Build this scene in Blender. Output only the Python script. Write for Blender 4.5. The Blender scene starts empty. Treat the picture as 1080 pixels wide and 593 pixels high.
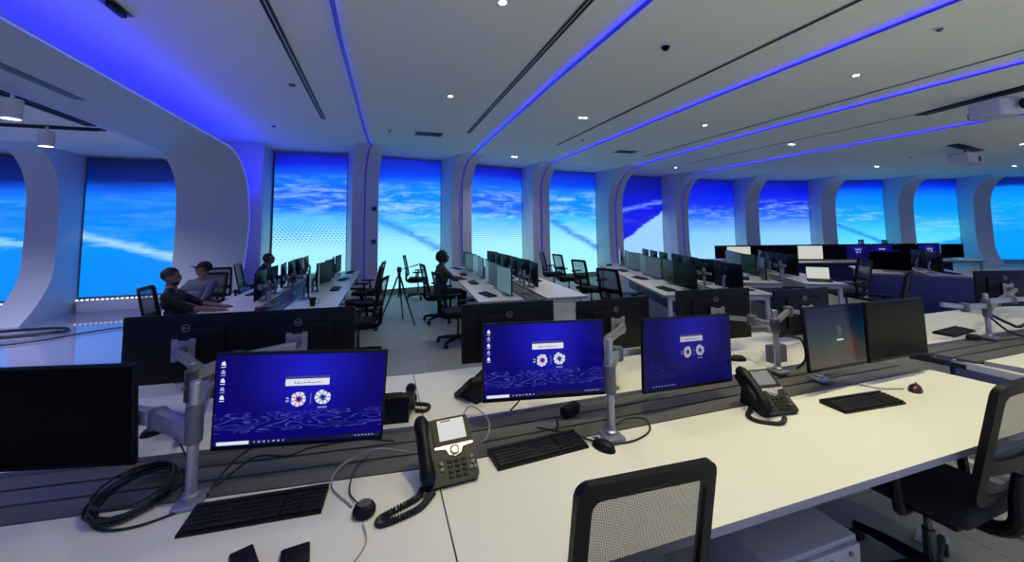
import bpy, bmesh, math, random
from mathutils import Vector, Matrix, noise as mnoise
PI = math.pi
R = math.radians
rnd = random.Random(7)
SC = bpy.context.scene
COL = SC.collection
CEIL = 3.42
DESK = 0.74

# ------------------------------------------------------------------ materials
def lin(c):
    return tuple(((v/255)/12.92 if v/255 <= .04045 else ((v/255+.055)/1.055)**2.4) for v in c)

class NT:
    def __init__(s, name):
        s.m = bpy.data.materials.new(name); s.m.use_nodes = True
        s.t = s.m.node_tree; s.t.nodes.clear()
        s.out = s.t.nodes.new('ShaderNodeOutputMaterial')
    def n(s, typ, ins=None, **props):
        nd = s.t.nodes.new('ShaderNode'+typ)
        for k, v in props.items(): setattr(nd, k, v)
        for k, v in (ins or {}).items(): s.put(nd.inputs[k], v)
        return nd
    def put(s, sock, v):
        if isinstance(v, bpy.types.NodeSocket): s.t.links.new(v, sock)
        elif isinstance(v, bpy.types.Node): s.t.links.new(v.outputs[0], sock)
        elif isinstance(v, (tuple, list)) and len(v) == 3 and sock.type == 'RGBA': sock.default_value = (*v, 1)
        else: sock.default_value = v
    def math(s, op, a, b=0., c=0.):
        return s.n('Math', {0: a, 1: b, 2: c}, operation=op).outputs[0]
    def mix(s, f, a, b):
        nd = s.n('MixRGB', {'Fac': f, 'Color1': a, 'Color2': b}); return nd.outputs[0]
    def ramp(s, f, stops, interp='LINEAR'):
        nd = s.n('ValToRGB', {'Fac': f}); cr = nd.color_ramp; cr.interpolation = interp
        while len(cr.elements) < len(stops): cr.elements.new(.5)
        for e, (p, c) in zip(cr.elements, stops):
            e.position = p; e.color = (*c, 1) if len(c) == 3 else c
        return nd.outputs[0]
    def done(s, sh):
        s.t.links.new(sh.outputs[0] if isinstance(sh, bpy.types.Node) else sh, s.out.inputs['Surface']); return s.m

def pbr(name, rgb, rough=.5, metal=0., bump=0., bscale=200., var=.06, vscale=3., spec=.5, coat=0.):
    t = NT(name)
    tc = t.n('TexCoord')
    nz = t.n('TexNoise', {'Vector': tc.outputs['Object'], 'Scale': vscale, 'Detail': 3.})
    c = lin(rgb)
    col = t.mix(nz.outputs['Fac'], tuple(v*(1-var) for v in c), tuple(min(1, v*(1+var)) for v in c))
    b = t.n('BsdfPrincipled', {'Base Color': col, 'Roughness': rough, 'Metallic': metal, 'Specular IOR Level': spec, 'Coat Weight': coat})
    if bump:
        n2 = t.n('TexNoise', {'Vector': tc.outputs['Object'], 'Scale': bscale, 'Detail': 2.})
        bp = t.n('Bump', {'Height': n2.outputs['Fac'], 'Strength': bump, 'Distance': .002})
        t.put(b.inputs['Normal'], bp)
    return t.done(b)

def emit(name, rgb, strength, base=(0, 0, 0)):
    t = NT(name)
    return t.done(t.n('BsdfPrincipled', {'Base Color': base, 'Emission Color': lin(rgb), 'Emission Strength': strength, 'Roughness': .4}))

M = {}
M['ceiling'] = pbr('white_ceiling_paint', (228, 230, 222), .75, bump=.05, bscale=60, var=.02)
M['white_wall'] = pbr('white_gloss_panel', (196, 198, 204), .42, var=.02)
M['panel'] = pbr('pale_cover_panel', (186, 190, 190), .5, var=.02)
M['worktop'] = pbr('white_laminate', (226, 224, 212), .36, bump=.03, bscale=300, var=.015)
M['worktop_edge'] = pbr('grey_laminate_edge', (140, 138, 146), .5)
M['bench_metal'] = pbr('grey_bench_metal', (128, 130, 140), .4, .4)
M['tray'] = pbr('dark_cable_tray', (44, 44, 46), .45, .3)
M['tray_slat'] = pbr('grey_tray_cover', (92, 91, 88), .45, .1)
M['modesty'] = pbr('dark_blue_panel', (40, 50, 104), .4, spec=.3)
M['black'] = pbr('black_plastic', (12, 12, 15), .45, bump=.1, bscale=500, spec=.25)
M['monitor_back'] = pbr('charcoal_plastic', (8, 9, 13), .45, bump=.08, bscale=600, spec=.2)
M['glass_off'] = pbr('dark_screen_glass', (4, 4, 6), .2, spec=.05)
M['arm'] = pbr('silver_arm', (150, 152, 160), .35, .55)
M['arm_dark'] = pbr('grey_arm_plastic', (84, 86, 92), .42, .1)
M['logo'] = pbr('silver_logo', (150, 152, 158), .3, .5)
M['key'] = pbr('key_plastic', (12, 12, 14), .55)
M['phone'] = pbr('graphite_phone_plastic', (22, 24, 24), .45, spec=.3)
M['silver'] = pbr('silver_plastic', (176, 176, 172), .3, .4)
M['rubber'] = pbr('black_rubber_cable', (14, 14, 16), .5)
M['white_cable'] = pbr('pale_cable', (150, 148, 150), .5)
M['chair_plastic'] = pbr('black_chair_plastic', (11, 11, 14), .5, spec=.25)
M['chair_fabric'] = pbr('black_seat_fabric', (16, 16, 20), .9, bump=.4, bscale=400)
M['steel'] = pbr('dark_chrome', (90, 92, 98), .25, .9)
M['white_metal'] = pbr('white_powder_coat', (196, 196, 198), .4)
M['mouse_red'] = pbr('dark_maroon_plastic', (58, 20, 22), .3)
M['paper'] = pbr('pale_sheet', (170, 172, 190), .6)
M['card'] = pbr('grey_purple_board', (92, 88, 108), .6)
M['red'] = pbr('dull_red_plastic', (120, 40, 50), .5)
M['skin'] = pbr('skin', (124, 86, 70), .5)
M['hair'] = pbr('dark_hair', (16, 13, 13), .6, bump=.5, bscale=150)
M['shirt_black'] = pbr('black_cloth', (9, 9, 13), .85, bump=.3)
M['shirt_grey'] = pbr('grey_cloth', (80, 80, 94), .85, bump=.3)
M['shirt_navy'] = pbr('navy_cloth', (28, 30, 44), .85, bump=.3)
M['shirt_tan'] = pbr('muted_beige_cloth', (60, 54, 60), .85, bump=.3)
M['trousers'] = pbr('dark_trousers', (22, 22, 30), .85, bump=.3)
M['eye'] = pbr('eye_dark', (20, 16, 14), .2)
M['lip'] = pbr('lip', (112, 66, 60), .5)
M['slot'] = pbr('black_slot', (8, 8, 9), .6)
M['lamp_trim'] = pbr('white_lamp_trim', (210, 210, 205), .4)
M['lamp_on'] = emit('lamp_glow', (255, 246, 225), 14.)
M['led_up'] = emit('blue_led', (40, 34, 255), 5.)
M['led_core'] = emit('blue_led_diffuser', (20, 26, 205), .75)
M['led_low'] = emit('blue_led_dim', (66, 60, 190), .2)
M['led_rib'] = emit('blue_rib_led', (80, 60, 255), 1.1)
M['led_faint'] = emit('faint_led', (64, 74, 255), .25)
M['led_up_faint'] = emit('faint_led_up', (60, 60, 255), 2.2)
M['led_cove'] = emit('blue_cove_led', (12, 4, 255), 60.)
M['edge_glow'] = emit('pale_blue_edge_glow', (110, 130, 255), .75)
M['led_white'] = emit('white_led_dots', (225, 238, 255), 1.6)
M['screen_white'] = emit('white_display', (222, 224, 214), .8)
M['screen_pale'] = emit('pale_teal_display', (104, 146, 158), .55)
M['screen_grey'] = emit('grey_display', (66, 82, 96), .55)
M['phone_lcd'] = emit('phone_display', (205, 205, 216), .85)
M['phone_lcd_dim'] = emit('phone_display_dim', (128, 130, 136), .75)

def carpet():
    t = NT('grey_carpet_tiles'); tc = t.n('TexCoord')
    n1 = t.n('TexNoise', {'Vector': tc.outputs['Object'], 'Scale': 90., 'Detail': 4.})
    br = t.n('TexBrick', {'Vector': tc.outputs['Object'], 'Scale': 1., 'Color1': lin((152, 152, 144)), 'Color2': lin((142, 143, 138)), 'Mortar': lin((122, 122, 119)),
                          'Mortar Size': .006, 'Brick Width': .6, 'Row Height': .6})
    br.offset = 0
    col = t.n('MixRGB', {'Fac': .35, 'Color1': br.outputs['Color'], 'Color2': n1.outputs['Fac']}, blend_type='OVERLAY')
    bp = t.n('Bump', {'Height': n1.outputs['Fac'], 'Strength': .3, 'Distance': .004})
    return t.done(t.n('BsdfPrincipled', {'Base Color': col, 'Roughness': .55, 'Normal': bp, 'Specular IOR Level': .4}))
M['carpet'] = carpet()
M['gloss_floor'] = pbr('white_polished_floor', (124, 126, 146), .07, var=.02, spec=.8)

def mesh_fabric():
    t = NT('black_mesh_weave'); tc = t.n('TexCoord')
    sp = t.n('SeparateXYZ', {0: tc.outputs['Object']})
    k = 2*PI/.0065
    a = t.math('SINE', t.math('MULTIPLY', t.math('ADD', sp.outputs[0], sp.outputs[2]), k*.8))
    b = t.math('SINE', t.math('MULTIPLY', t.math('SUBTRACT', sp.outputs[0], sp.outputs[2]), k*.8))
    h = t.math('GREATER_THAN', t.math('MULTIPLY', a, b), .02)
    hole = t.math('ADD', t.math('MULTIPLY', h, .62), .02)
    bs = t.n('BsdfPrincipled', {'Base Color': lin((70, 70, 72)), 'Roughness': .7})
    return t.done(t.n('MixShader', {0: hole, 1: bs, 2: t.n('BsdfTransparent')}))
M['mesh'] = mesh_fabric()

def wallpaper(name, top, base, line, k):
    """desktop picture: dark blue with a lighter patch at the top and thin contour swirls low down"""
    t = NT(name); tc = t.n('TexCoord'); sp = t.n('SeparateXYZ', {0: tc.outputs['Object']})
    x, z = sp.outputs[0], sp.outputs[2]
    r = t.n('VectorMath', {0: tc.outputs['Object'], 1: (.02, 0, .12)}, operation='DISTANCE').outputs['Value']
    g = t.math('MAXIMUM', t.math('SUBTRACT', 1., t.math('MULTIPLY', r, 4.2)), 0.)
    col = t.mix(g, lin(base), lin(top))
    mp = t.n('Mapping', {'Vector': tc.outputs['Object'], 'Scale': (.8, 1., 3.6)})
    nz = t.n('TexNoise', {'Vector': mp, 'Scale': 7., 'Detail': 1.5, 'Distortion': .6})
    fr = t.math('FRACT', t.math('MULTIPLY', nz.outputs['Fac'], 11.))
    ln = t.math('LESS_THAN', fr, .2)
    mask = t.math('MULTIPLY', t.math('LESS_THAN', z, -.045), t.math('GREATER_THAN', z, -.118))
    n2 = t.n('TexNoise', {'Vector': tc.outputs['Object'], 'Scale': 12.})
    amt = t.math('MULTIPLY', t.math('MULTIPLY', ln, mask), t.math('MULTIPLY', n2.outputs['Fac'], .42))
    col = t.mix(amt, col, lin(line))
    return t.done(t.n('BsdfPrincipled', {'Base Color': (.004, .004, .006), 'Roughness': .25, 'Emission Color': col, 'Emission Strength': k, 'Specular IOR Level': .05}))
M['wall_bright'] = wallpaper('blue_desktop', (28, 26, 195), (8, 4, 106), (120, 130, 225), 1.)
M['wall_dim'] = wallpaper('dim_blue_desktop', (30, 26, 150), (10, 10, 82), (60, 64, 130), .95)

def lockscreen():
    t = NT('dark_colour_display'); tc = t.n('TexCoord'); sp = t.n('SeparateXYZ', {0: tc.outputs['Object']})
    nz = t.n('TexNoise', {'Vector': tc.outputs['Object'], 'Scale': 5., 'Detail': 1.})
    f = t.math('ADD', t.math('MULTIPLY', sp.outputs[2], -2.6), t.math('MULTIPLY', nz.outputs['Fac'], .5))
    c = t.ramp(t.math('ADD', f, .25), [(0., lin((6, 8, 48))), (.35, lin((14, 34, 62))), (.55, lin((18, 56, 62))), (.75, lin((70, 66, 60))), (1., lin((84, 80, 72)))])
    rx = t.n('VectorMath', {0: tc.outputs['Object'], 1: (.12, 0, -.05)}, operation='DISTANCE').outputs['Value']
    red = t.math('MAXIMUM', t.math('SUBTRACT', .8, t.math('MULTIPLY', rx, 9.)), 0.)
    c = t.mix(red, c, lin((96, 46, 40)))
    return t.done(t.n('BsdfPrincipled', {'Base Color': (.004, .004, .006), 'Roughness': .22, 'Emission Color': c, 'Emission Strength': .7, 'Specular IOR Level': .2}))
M['lock'] = lockscreen()

def earth(name, stops, seed, cloud=.6, cloud_c=(170, 228, 255), band=(.35, .75), moire=0., wisp=None, hill=None, tall=3.44):
    """a picture of the earth from orbit shown on a tall display; object z runs 0..1 up the display"""
    t = NT(name); tc = t.n('TexCoord'); sp = t.n('SeparateXYZ', {0: tc.outputs['Object']})
    x = sp.outputs[0]; z = t.math('DIVIDE', sp.outputs[2], tall)
    off = t.n('VectorMath', {0: tc.outputs['Object'], 1: (seed*7.3, 0, seed*3.1)}, operation='ADD')
    n1 = t.n('TexNoise', {'Vector': t.n('Mapping', {'Vector': off, 'Scale': (.5, 1, 1.1)}), 'Scale': 1.2, 'Detail': 4.})
    f = t.math('ADD', z, t.math('MULTIPLY', t.math('SUBTRACT', n1.outputs['Fac'], .5), .12))
    col = t.ramp(f, [(p, lin(c)) for p, c in stops])
    n2 = t.n('TexNoise', {'Vector': t.n('Mapping', {'Vector': off, 'Scale': (.42, 1, 2.6), 'Rotation': (0, R(8), 0)}), 'Scale': 2.3, 'Detail': 10., 'Roughness': .73, 'Distortion': .5})
    cl = t.ramp(n2.outputs['Fac'], [(.47, (0, 0, 0)), (.66, (1, 1, 1))])
    m = t.math('MULTIPLY', t.n('MapRange', {0: z, 1: band[0], 2: band[0]+.1}).outputs[0], t.n('MapRange', {0: z, 1: band[1], 2: band[1]-.12}).outputs[0])
    col = t.mix(t.math('MULTIPLY', t.math('MULTIPLY', cl, m), cloud), col, lin(cloud_c))
    if wisp:      # a diagonal line of cloud: z = a + b x
        a, b, w, c = wisp
        d = t.math('SUBTRACT', z, t.math('ADD', a, t.math('MULTIPLY', x, b)))
        d = t.math('ADD', d, t.math('MULTIPLY', t.math('SUBTRACT', n2.outputs['Fac'], .5), .16))
        wm = t.math('MAXIMUM', t.math('SUBTRACT', 1., t.math('DIVIDE', t.math('ABSOLUTE', d), w)), 0.)
        col = t.mix(t.math('MULTIPLY', wm, .8), col, lin(c))
    if hill:      # everything below z = a + b x
        a, b, c = hill
        d = t.math('SUBTRACT', t.math('ADD', a, t.math('MULTIPLY', x, b)), t.math('ADD', z, t.math('MULTIPLY', t.math('SUBTRACT', n2.outputs['Fac'], .5), .14)))
        hm = t.n('MapRange', {0: d, 1: -.01, 2: .02}).outputs[0]
        col = t.mix(hm, col, lin(c))
    if moire:
        wv = t.n('TexWave', {'Vector': t.n('Mapping', {'Vector': tc.outputs['Object'], 'Scale': (1, 1, 1.5), 'Rotation': (0, R(35), 0)}), 'Scale': 4.2, 'Distortion': 2.5, 'Detail Scale': .7}, bands_direction='X')
        w2 = t.n('TexWave', {'Vector': tc.outputs['Object'], 'Scale': 5.5}, bands_direction='Z')
        mm = t.math('MULTIPLY', t.n('MapRange', {0: z, 1: .3, 2: .38}).outputs[0], t.n('MapRange', {0: z, 1: .58, 2: .46}).outputs[0])
        wt = t.math('MULTIPLY', t.math('GREATER_THAN', t.math('MULTIPLY', wv.outputs['Fac'], w2.outputs['Fac']), .42), mm)
        col = t.mix(t.math('MULTIPLY', wt, moire), col, lin((20, 110, 225)))
    return t.done(t.n('BsdfPrincipled', {'Base Color': (.01, .01, .012), 'Roughness': .35, 'Emission Color': col, 'Emission Strength': 1.12}))

ST_MID = [(0, (160, 238, 255)), (.38, (158, 232, 255)), (.52, (80, 190, 252)), (.6, (10, 112, 250)), (.7, (20, 92, 244)), (.8, (6, 110, 250)), (.92, (12, 30, 214)), (1, (10, 12, 128))]
ST_CYAN = [(0, (165, 240, 255)), (.36, (150, 232, 255)), (.5, (70, 196, 250)), (.6, (0, 140, 250)), (.78, (0, 130, 250)), (.88, (0, 60, 235)), (1, (8, 22, 170))]
ST_DEEP = [(0, (120, 190, 255)), (.3, (18, 26, 215)), (.7, (10, 22, 222)), (.86, (8, 18, 160)), (1, (6, 12, 120))]
ST_RIGHT = [(0, (160, 215, 255)), (.36, (128, 196, 255)), (.55, (40, 110, 248)), (.68, (20, 50, 236)), (.85, (4, 24, 226)), (1, (6, 12, 150))]
ST_RCY = [(0, (130, 230, 255)), (.35, (70, 205, 255)), (.55, (0, 158, 250)), (.8, (0, 128, 250)), (.92, (0, 36, 220)), (1, (4, 12, 130))]
ST_LEFT = [(0, (0, 132, 248)), (.4, (0, 140, 252)), (.6, (10, 124, 250)), (.7, (20, 128, 252)), (.78, (10, 84, 226)), (.85, (4, 30, 120)), (1, (4, 12, 62))]

# ------------------------------------------------------------------ mesh helpers
def empty(name, loc=(0, 0, 0), rz=0., label=None, cat=None, group=None, rot=None):
    o = bpy.data.objects.new(name, None); COL.objects.link(o)
    o.location = loc; o.rotation_euler = rot if rot else (0, 0, rz); o.empty_display_size = .05
    return tag(o, label, cat, group)

def tag(o, label=None, cat=None, group=None, kind=None):
    for k, v in (('label', label), ('category', cat), ('group', group), ('kind', kind)):
        if v: o[k] = v
    return o

def obj(name, bm, mat, parent=None, loc=None, rot=None, smooth=30):
    me = bpy.data.meshes.new(name)
    bmesh.ops.recalc_face_normals(bm, faces=bm.faces[:])
    bm.to_mesh(me); bm.free()
    for m in (mat if isinstance(mat, (list, tuple)) else [mat]): me.materials.append(m)
    if smooth:
        me.polygons.foreach_set('use_smooth', [True]*len(me.polygons))
        try: me.set_sharp_from_angle(angle=R(smooth))
        except Exception: pass
    o = bpy.data.objects.new(name, me); COL.objects.link(o)
    if parent is not None: o.parent = parent
    if loc: o.location = loc
    if rot: o.rotation_euler = rot
    return o

def struct(name, bm, mat, smooth=30):
    o = obj(name, bm, mat, smooth=smooth); o['kind'] = 'structure'; return o

def kids(o): return list(o.children)
def dup(o, loc=None, rz=None, label=None, group=None, parent=None):
    c = o.copy(); COL.objects.link(c)
    if parent is not None: c.parent = parent
    for ch in kids(o): dup(ch, parent=c)
    if loc is not None: c.location = loc
    if rz is not None: c.rotation_euler = (c.rotation_euler[0], c.rotation_euler[1], rz)
    if label: c['label'] = label
    if group: c['group'] = group
    return c

def box(bm, c, s, bev=0., seg=2, rot=None):
    r = bmesh.ops.create_cube(bm, size=1.)
    vs = r['verts']
    bmesh.ops.scale(bm, vec=s, verts=vs)
    if bev:
        es = list({e for v in vs for e in v.link_edges})
        g = bmesh.ops.bevel(bm, geom=es, offset=bev, segments=seg, affect='EDGES', profile=.5)
        vs = list({v for f in g['faces'] for v in f.verts} | {v for v in vs if v.is_valid})
    if rot: bmesh.ops.rotate(bm, cent=(0, 0, 0), matrix=rot.to_matrix() if hasattr(rot, 'to_matrix') else rot, verts=vs)
    bmesh.ops.translate(bm, vec=c, verts=vs)
    return vs

def Bx(c, s, bev=0., seg=2):
    bm = bmesh.new(); box(bm, c, s, bev, seg); return bm

def spline(pts, n=6):
    P = [Vector(p) for p in pts]
    if len(P) < 3: return P
    Q = [P[0]*2-P[1]]+P+[P[-1]*2-P[-2]]
    out = []
    for i in range(1, len(Q)-2):
        a, b, c, d = Q[i-1:i+3]
        for k in range(n):
            t = k/n
            out.append(.5*((2*b)+(c-a)*t+(2*a-5*b+4*c-d)*t*t+(3*b-a-3*c+d)*t**3))
    out.append(P[-1]); return out

def tube(bm, pts, r, seg=8, closed=False, smooth=0):
    P = spline(pts, smooth) if smooth else [Vector(p) for p in pts]
    if isinstance(r, (list, tuple)):
        rs = []
        for i in range(len(P)):
            q = i/(len(P)-1)*(len(r)-1); k = min(int(q), len(r)-2); rs.append(r[k]+(r[k+1]-r[k])*(q-k))
    else: rs = [r]*len(P)
    n = len(P); rings = []; up = Vector((0, 0, 1)); prev = None
    for i, p in enumerate(P):
        if closed: d = P[(i+1) % n]-P[i-1]
        else: d = P[min(i+1, n-1)]-P[max(i-1, 0)]
        if d.length < 1e-9: d = Vector((0, 0, 1))
        d.normalize()
        if prev is None:
            a = d.cross(up)
            if a.length < 1e-3: a = d.cross(Vector((1, 0, 0)))
        else: a = prev-d*prev.dot(d)
        if a.length < 1e-6: a = d.orthogonal()
        a.normalize(); prev = a; b = d.cross(a)
        rings.append([bm.verts.new(p+(a*math.cos(2*PI*k/seg)+b*math.sin(2*PI*k/seg))*rs[i]) for k in range(seg)])
    for i in range(n if closed else n-1):
        A, B = rings[i], rings[(i+1) % n]
        for k in range(seg): bm.faces.new((A[k], A[(k+1) % seg], B[(k+1) % seg], B[k]))
    if not closed:
        bm.faces.new(rings[0][::-1]); bm.faces.new(rings[-1])
    return bm

def T(pts, r, seg=8, **k):
    bm = bmesh.new(); tube(bm, pts, r, seg, **k); return bm

def lathe(bm, prof, c=(0, 0, 0), seg=24, mat=None):
    """prof: (radius, height) along z"""
    rings = []; c = Vector(c)
    for r, z in prof:
        if r < 1e-6: v = [Vector((0, 0, z))]
        else: v = [Vector((r*math.cos(2*PI*k/seg), r*math.sin(2*PI*k/seg), z)) for k in range(seg)]
        rings.append([bm.verts.new(c+(mat @ p if mat else p)) for p in v])
    for A, B in zip(rings, rings[1:]):
        for k in range(seg):
            k2 = (k+1) % seg
            f = [A[k % len(A)], A[k2 % len(A)], B[k2 % len(B)], B[k % len(B)]]
            u = list(dict.fromkeys(f))
            if len(u) > 2: bm.faces.new(u)
    for A in (rings[0], rings[-1]):
        if len(A) > 2: bm.faces.new(A)
    return bm

def Lt(prof, c=(0, 0, 0), seg=24, mat=None):
    bm = bmesh.new(); lathe(bm, prof, c, seg, mat); return bm

def prism(bm, poly, d):
    """poly: 3-D points of one face, d: extrusion vector"""
    d = Vector(d)
    A = [bm.verts.new(Vector(p)) for p in poly]; B = [bm.verts.new(Vector(p)+d) for p in poly]
    n = len(A)
    bm.faces.new(A); bm.faces.new(B[::-1])
    for i in range(n): bm.faces.new((A[i], A[(i+1) % n], B[(i+1) % n], B[i]))
    return bm
def Pr(poly, d):
    bm = bmesh.new(); prism(bm, poly, d); return bm

def bev_all(bm, w, seg=2, ang=40):
    es = [e for e in bm.edges if len(e.link_faces) == 2 and e.calc_face_angle(0) > R(ang)]
    bmesh.ops.bevel(bm, geom=es, offset=w, segments=seg, affect='EDGES', profile=.5); return bm

def rrect(w, h, r, n=5):
    out = []
    for cx, cy, a0 in ((w/2-r, h/2-r, 0), (-w/2+r, h/2-r, 90), (-w/2+r, -h/2+r, 180), (w/2-r, -h/2+r, 270)):
        for k in range(n+1):
            a = R(a0+90*k/n); out.append((cx+r*math.cos(a), cy+r*math.sin(a)))
    return out

def text_bm(s, size):
    cu = bpy.data.curves.new('txt', 'FONT'); cu.body = s; cu.size = size; cu.align_x = 'CENTER'; cu.align_y = 'CENTER'; cu.extrude = .0004; cu.resolution_u = 3
    o = bpy.data.objects.new('txt', cu); COL.objects.link(o)
    dg = bpy.context.evaluated_depsgraph_get(); dg.update()
    me = bpy.data.meshes.new_from_object(o.evaluated_get(dg))
    bm = bmesh.new(); bm.from_mesh(me)
    bpy.data.objects.remove(o); bpy.data.curves.remove(cu); bpy.data.meshes.remove(me)
    return bm

# ================================================================== SETTING
E_ = [(-.77, 10.67), (1.62, 11.2), (4.32, 11.99), (7.24, 12.4), (10.34, 12.75), (14.3, 13.1), (17.7, 12.35), (20.75, 11.3), (23.6, 10.2), (26.2, 8.8)]
FT = .6          # fin thickness
E_ = [Vector((a, b, 0)) for a, b in E_]

bm = bmesh.new(); box(bm, (11.9, 4.5, -.25), (29.6, 19, .1)); struct('floor', bm, M['carpet'])
bm = bmesh.new(); box(bm, (-6.7, 4.5, -.244), (7.6, 19, .112)); o = struct('floor_left', bm, M['gloss_floor'])
# main ceiling: reaches over the left bulkhead
bm = bmesh.new(); box(bm, (11.6, 4.75, CEIL+.05), (30.6, 18.5, .1)); struct('ceiling', bm, M['ceiling'])
# lower ceiling over the left wing, right of it the long bulkhead cover panel
WZ = 3.05
bm = bmesh.new(); box(bm, (-7.1, 3.5, WZ+.04), (6.2, 10.9, .08)); struct('ceiling_left', bm, M['ceiling'])
bm = bmesh.new(); box(bm, (-7.1, 10.3, WZ+.16), (6.2, 2.7, .08)); struct('ceiling_left_back', bm, M['ceiling'])
bm = bmesh.new(); box(bm, (-7.1, 8.95, WZ+.1), (6.2, .06, .2)); struct('trim_2', bm, M['white_wall'])

# curved cover panel: ceiling -> wall -> floor
def bulk_path(off=0.):
    pts = [(-4, WZ)]
    yv, zt = 9.72, WZ
    n = 14
    for k in range(n+1):
        a = PI/2*k/n
        pts.append((8.55+(yv-8.55)*math.sin(a), 2.2+(zt-2.2)*math.cos(a)))
    pts += [(9.76, 1.75), (9.74, 1.2), (9.68, .7), (9.53, .2), (9.36, -.18)]
    out = []
    for i, (y, z) in enumerate(pts):
        a = pts[max(i-1, 0)]; b = pts[min(i+1, len(pts)-1)]
        d = Vector((b[0]-a[0], b[1]-a[1])).normalized()
        out.append((y-d.y*off, z+d.x*off))
    return out
X0, X1 = -3.88, -2.69
A = bulk_path(0); Bp = bulk_path(.05)
bm = bmesh.new()
ring = []
for (y, z), (y2, z2) in zip(A, Bp):
    w = .07*max(0, 1-abs(z-1.7)/1.3) if y > 9 else 0
    ring.append([bm.verts.new(p) for p in ((X0-.02, y, z), (X1+w, y, z), (X1+w, y2, z2), (X0-.02, y2, z2))])
for a, b in zip(ring, ring[1:]):
    for k in range(4): bm.faces.new((a[k], a[(k+1) % 4], b[(k+1) % 4], b[k]))
bm.faces.new(ring[0]); bm.faces.new(ring[-1])
struct('trim_1', bm, M['panel'], smooth=40)
# panel edge given its own glow for the cove light it catches, and the cove light hidden above it
def strip_x(path, x0, x1, off):
    bm = bmesh.new(); r = []
    for y, z in path: r.append([bm.verts.new((x0, y, z)), bm.verts.new((x1, y, z))])
    for a, b in zip(r, r[1:]): bm.faces.new((a[0], a[1], b[1], b[0]))
    return bm
t = empty('cove_light', (0, 0, 0), label='blue light cove running along the raised edge of the left bulkhead', cat='cove light')
bm = bmesh.new(); pa = bulk_path(.07)
tube(bm, [(X1-.06+(.07*max(0, 1-abs(z-1.7)/1.3) if y > 9 else 0), y, z) for y, z in pa[:-6]], .011, 6)
obj('strip_light', bm, M['led_cove'], t)
bm = bmesh.new(); pe = bulk_path(.025)
tube(bm, [(X1+.004+(.07*max(0, 1-abs(z-1.7)/1.3) if y > 9 else 0), y, z) for y, z in pe[:-2]], .0075, 6)
obj('glowing_edge', bm, M['edge_glow'], t)
bm = bmesh.new(); pa = bulk_path(.07)
tube(bm, [(X1-.035+(.07*max(0, 1-abs(z-1.7)/1.3)), y, z) for y, z in pa[-7:]], .011, 6)
obj('wall_strip', bm, emit('blue_cove_led_low', (60, 44, 255), 5.), t)
# the pillar behind the panel
bm = bmesh.new(); box(bm, (-3.2, 10.45, 1.61), (1.5, .9, 3.62), .02); struct('pillar', bm, M['white_wall'])

# ribs: fins that stand on the wall between the displays and sweep into the ceiling
def fin(i, base, tan, d0=.7, a=1.0, b=1.15, a2=.35, b2=.9, th=FT, ztop=CEIL, led=True, sgn=1):
    tan = tan.normalized(); nrm = Vector((tan.y, -tan.x, 0))
    if nrm.y > 0: nrm = -nrm
    prof = []
    n = 12
    for k in range(n+1):
        q = PI/2*k/n          # top quarter ellipse, concave
        prof.append((d0+a*(1-math.sin(q)), ztop-b*(1-math.cos(q))))
    prof += [(d0-.01, 1.7), (d0-.01, 1.3)]
    for k in range(1, 8):
        q = k/7
        prof.append((d0+a2*q*q, -.2+b2*(1-q)))
    def P(d, z, s): return base+tan*s+nrm*d+Vector((0, 0, z))
    poly = [P(0, ztop, 0)]+[P(d, z, 0) for d, z in prof]+[P(0, -.2, 0)]
    bm = bmesh.new(); prism(bm, poly, tan*th)
    struct('pillar', bm, M['white_wall'], smooth=25)
    return prof, P, tan, nrm
fins = []
for i in range(len(E_)-1):
    T_ = (E_[i+1]-E_[i]).normalized()
    big = i >= 3
    fins.append(fin(i, E_[i], T_, d0=.7, a=1.15 if big else .75, b=1.2 if big else .9))
# left wing fin and the one beyond it
fl = Vector((-6.12, 11.2, 0))
fin(20, fl, Vector((-1, 0, 0)), d0=.75, a=.9, b=1.1, a2=.75, b2=1.1, th=.5, ztop=WZ+.12)
fin(21, Vector((-9.2, 11.2, 0)), Vector((-1, 0, 0)), d0=.75, a=.9, b=1.1, a2=.75, b2=1.1, th=.5, ztop=WZ+.12)

# back wall behind the displays
def wall_strip(name, pts, z0, z1, dpt=.12):
    bm = bmesh.new()
    for a, b in zip(pts, pts[1:]):
        d = (b-a).normalized(); nb = Vector((-d.y, d.x, 0))
        prism(bm, [a+Vector((0, 0, z0)), b+Vector((0, 0, z0)), b+Vector((0, 0, z1)), a+Vector((0, 0, z1))], nb*dpt)
    return struct(name, bm, M['white_wall'], smooth=0)
back = [Vector((-10.2, 11.26, 0)), Vector((-2.5, 11.26, 0))]
wall_strip('wall_back_left', back, -.2, CEIL)
pts = [Vector((-2.6, 10.9, 0))]+[p+Vector((0, .06, 0)) for p in E_]
wall_strip('wall_back', pts, -.2, CEIL)
bm = bmesh.new(); box(bm, (-10.15, 4.5, 1.6), (.1, 19, 3.7)); struct('wall_left', bm, M['white_wall'])
bm = bmesh.new(); box(bm, (26.4, 2.2, 1.6), (.1, 13.2, 3.7)); struct('wall_right', bm, M['white_wall'])

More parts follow.
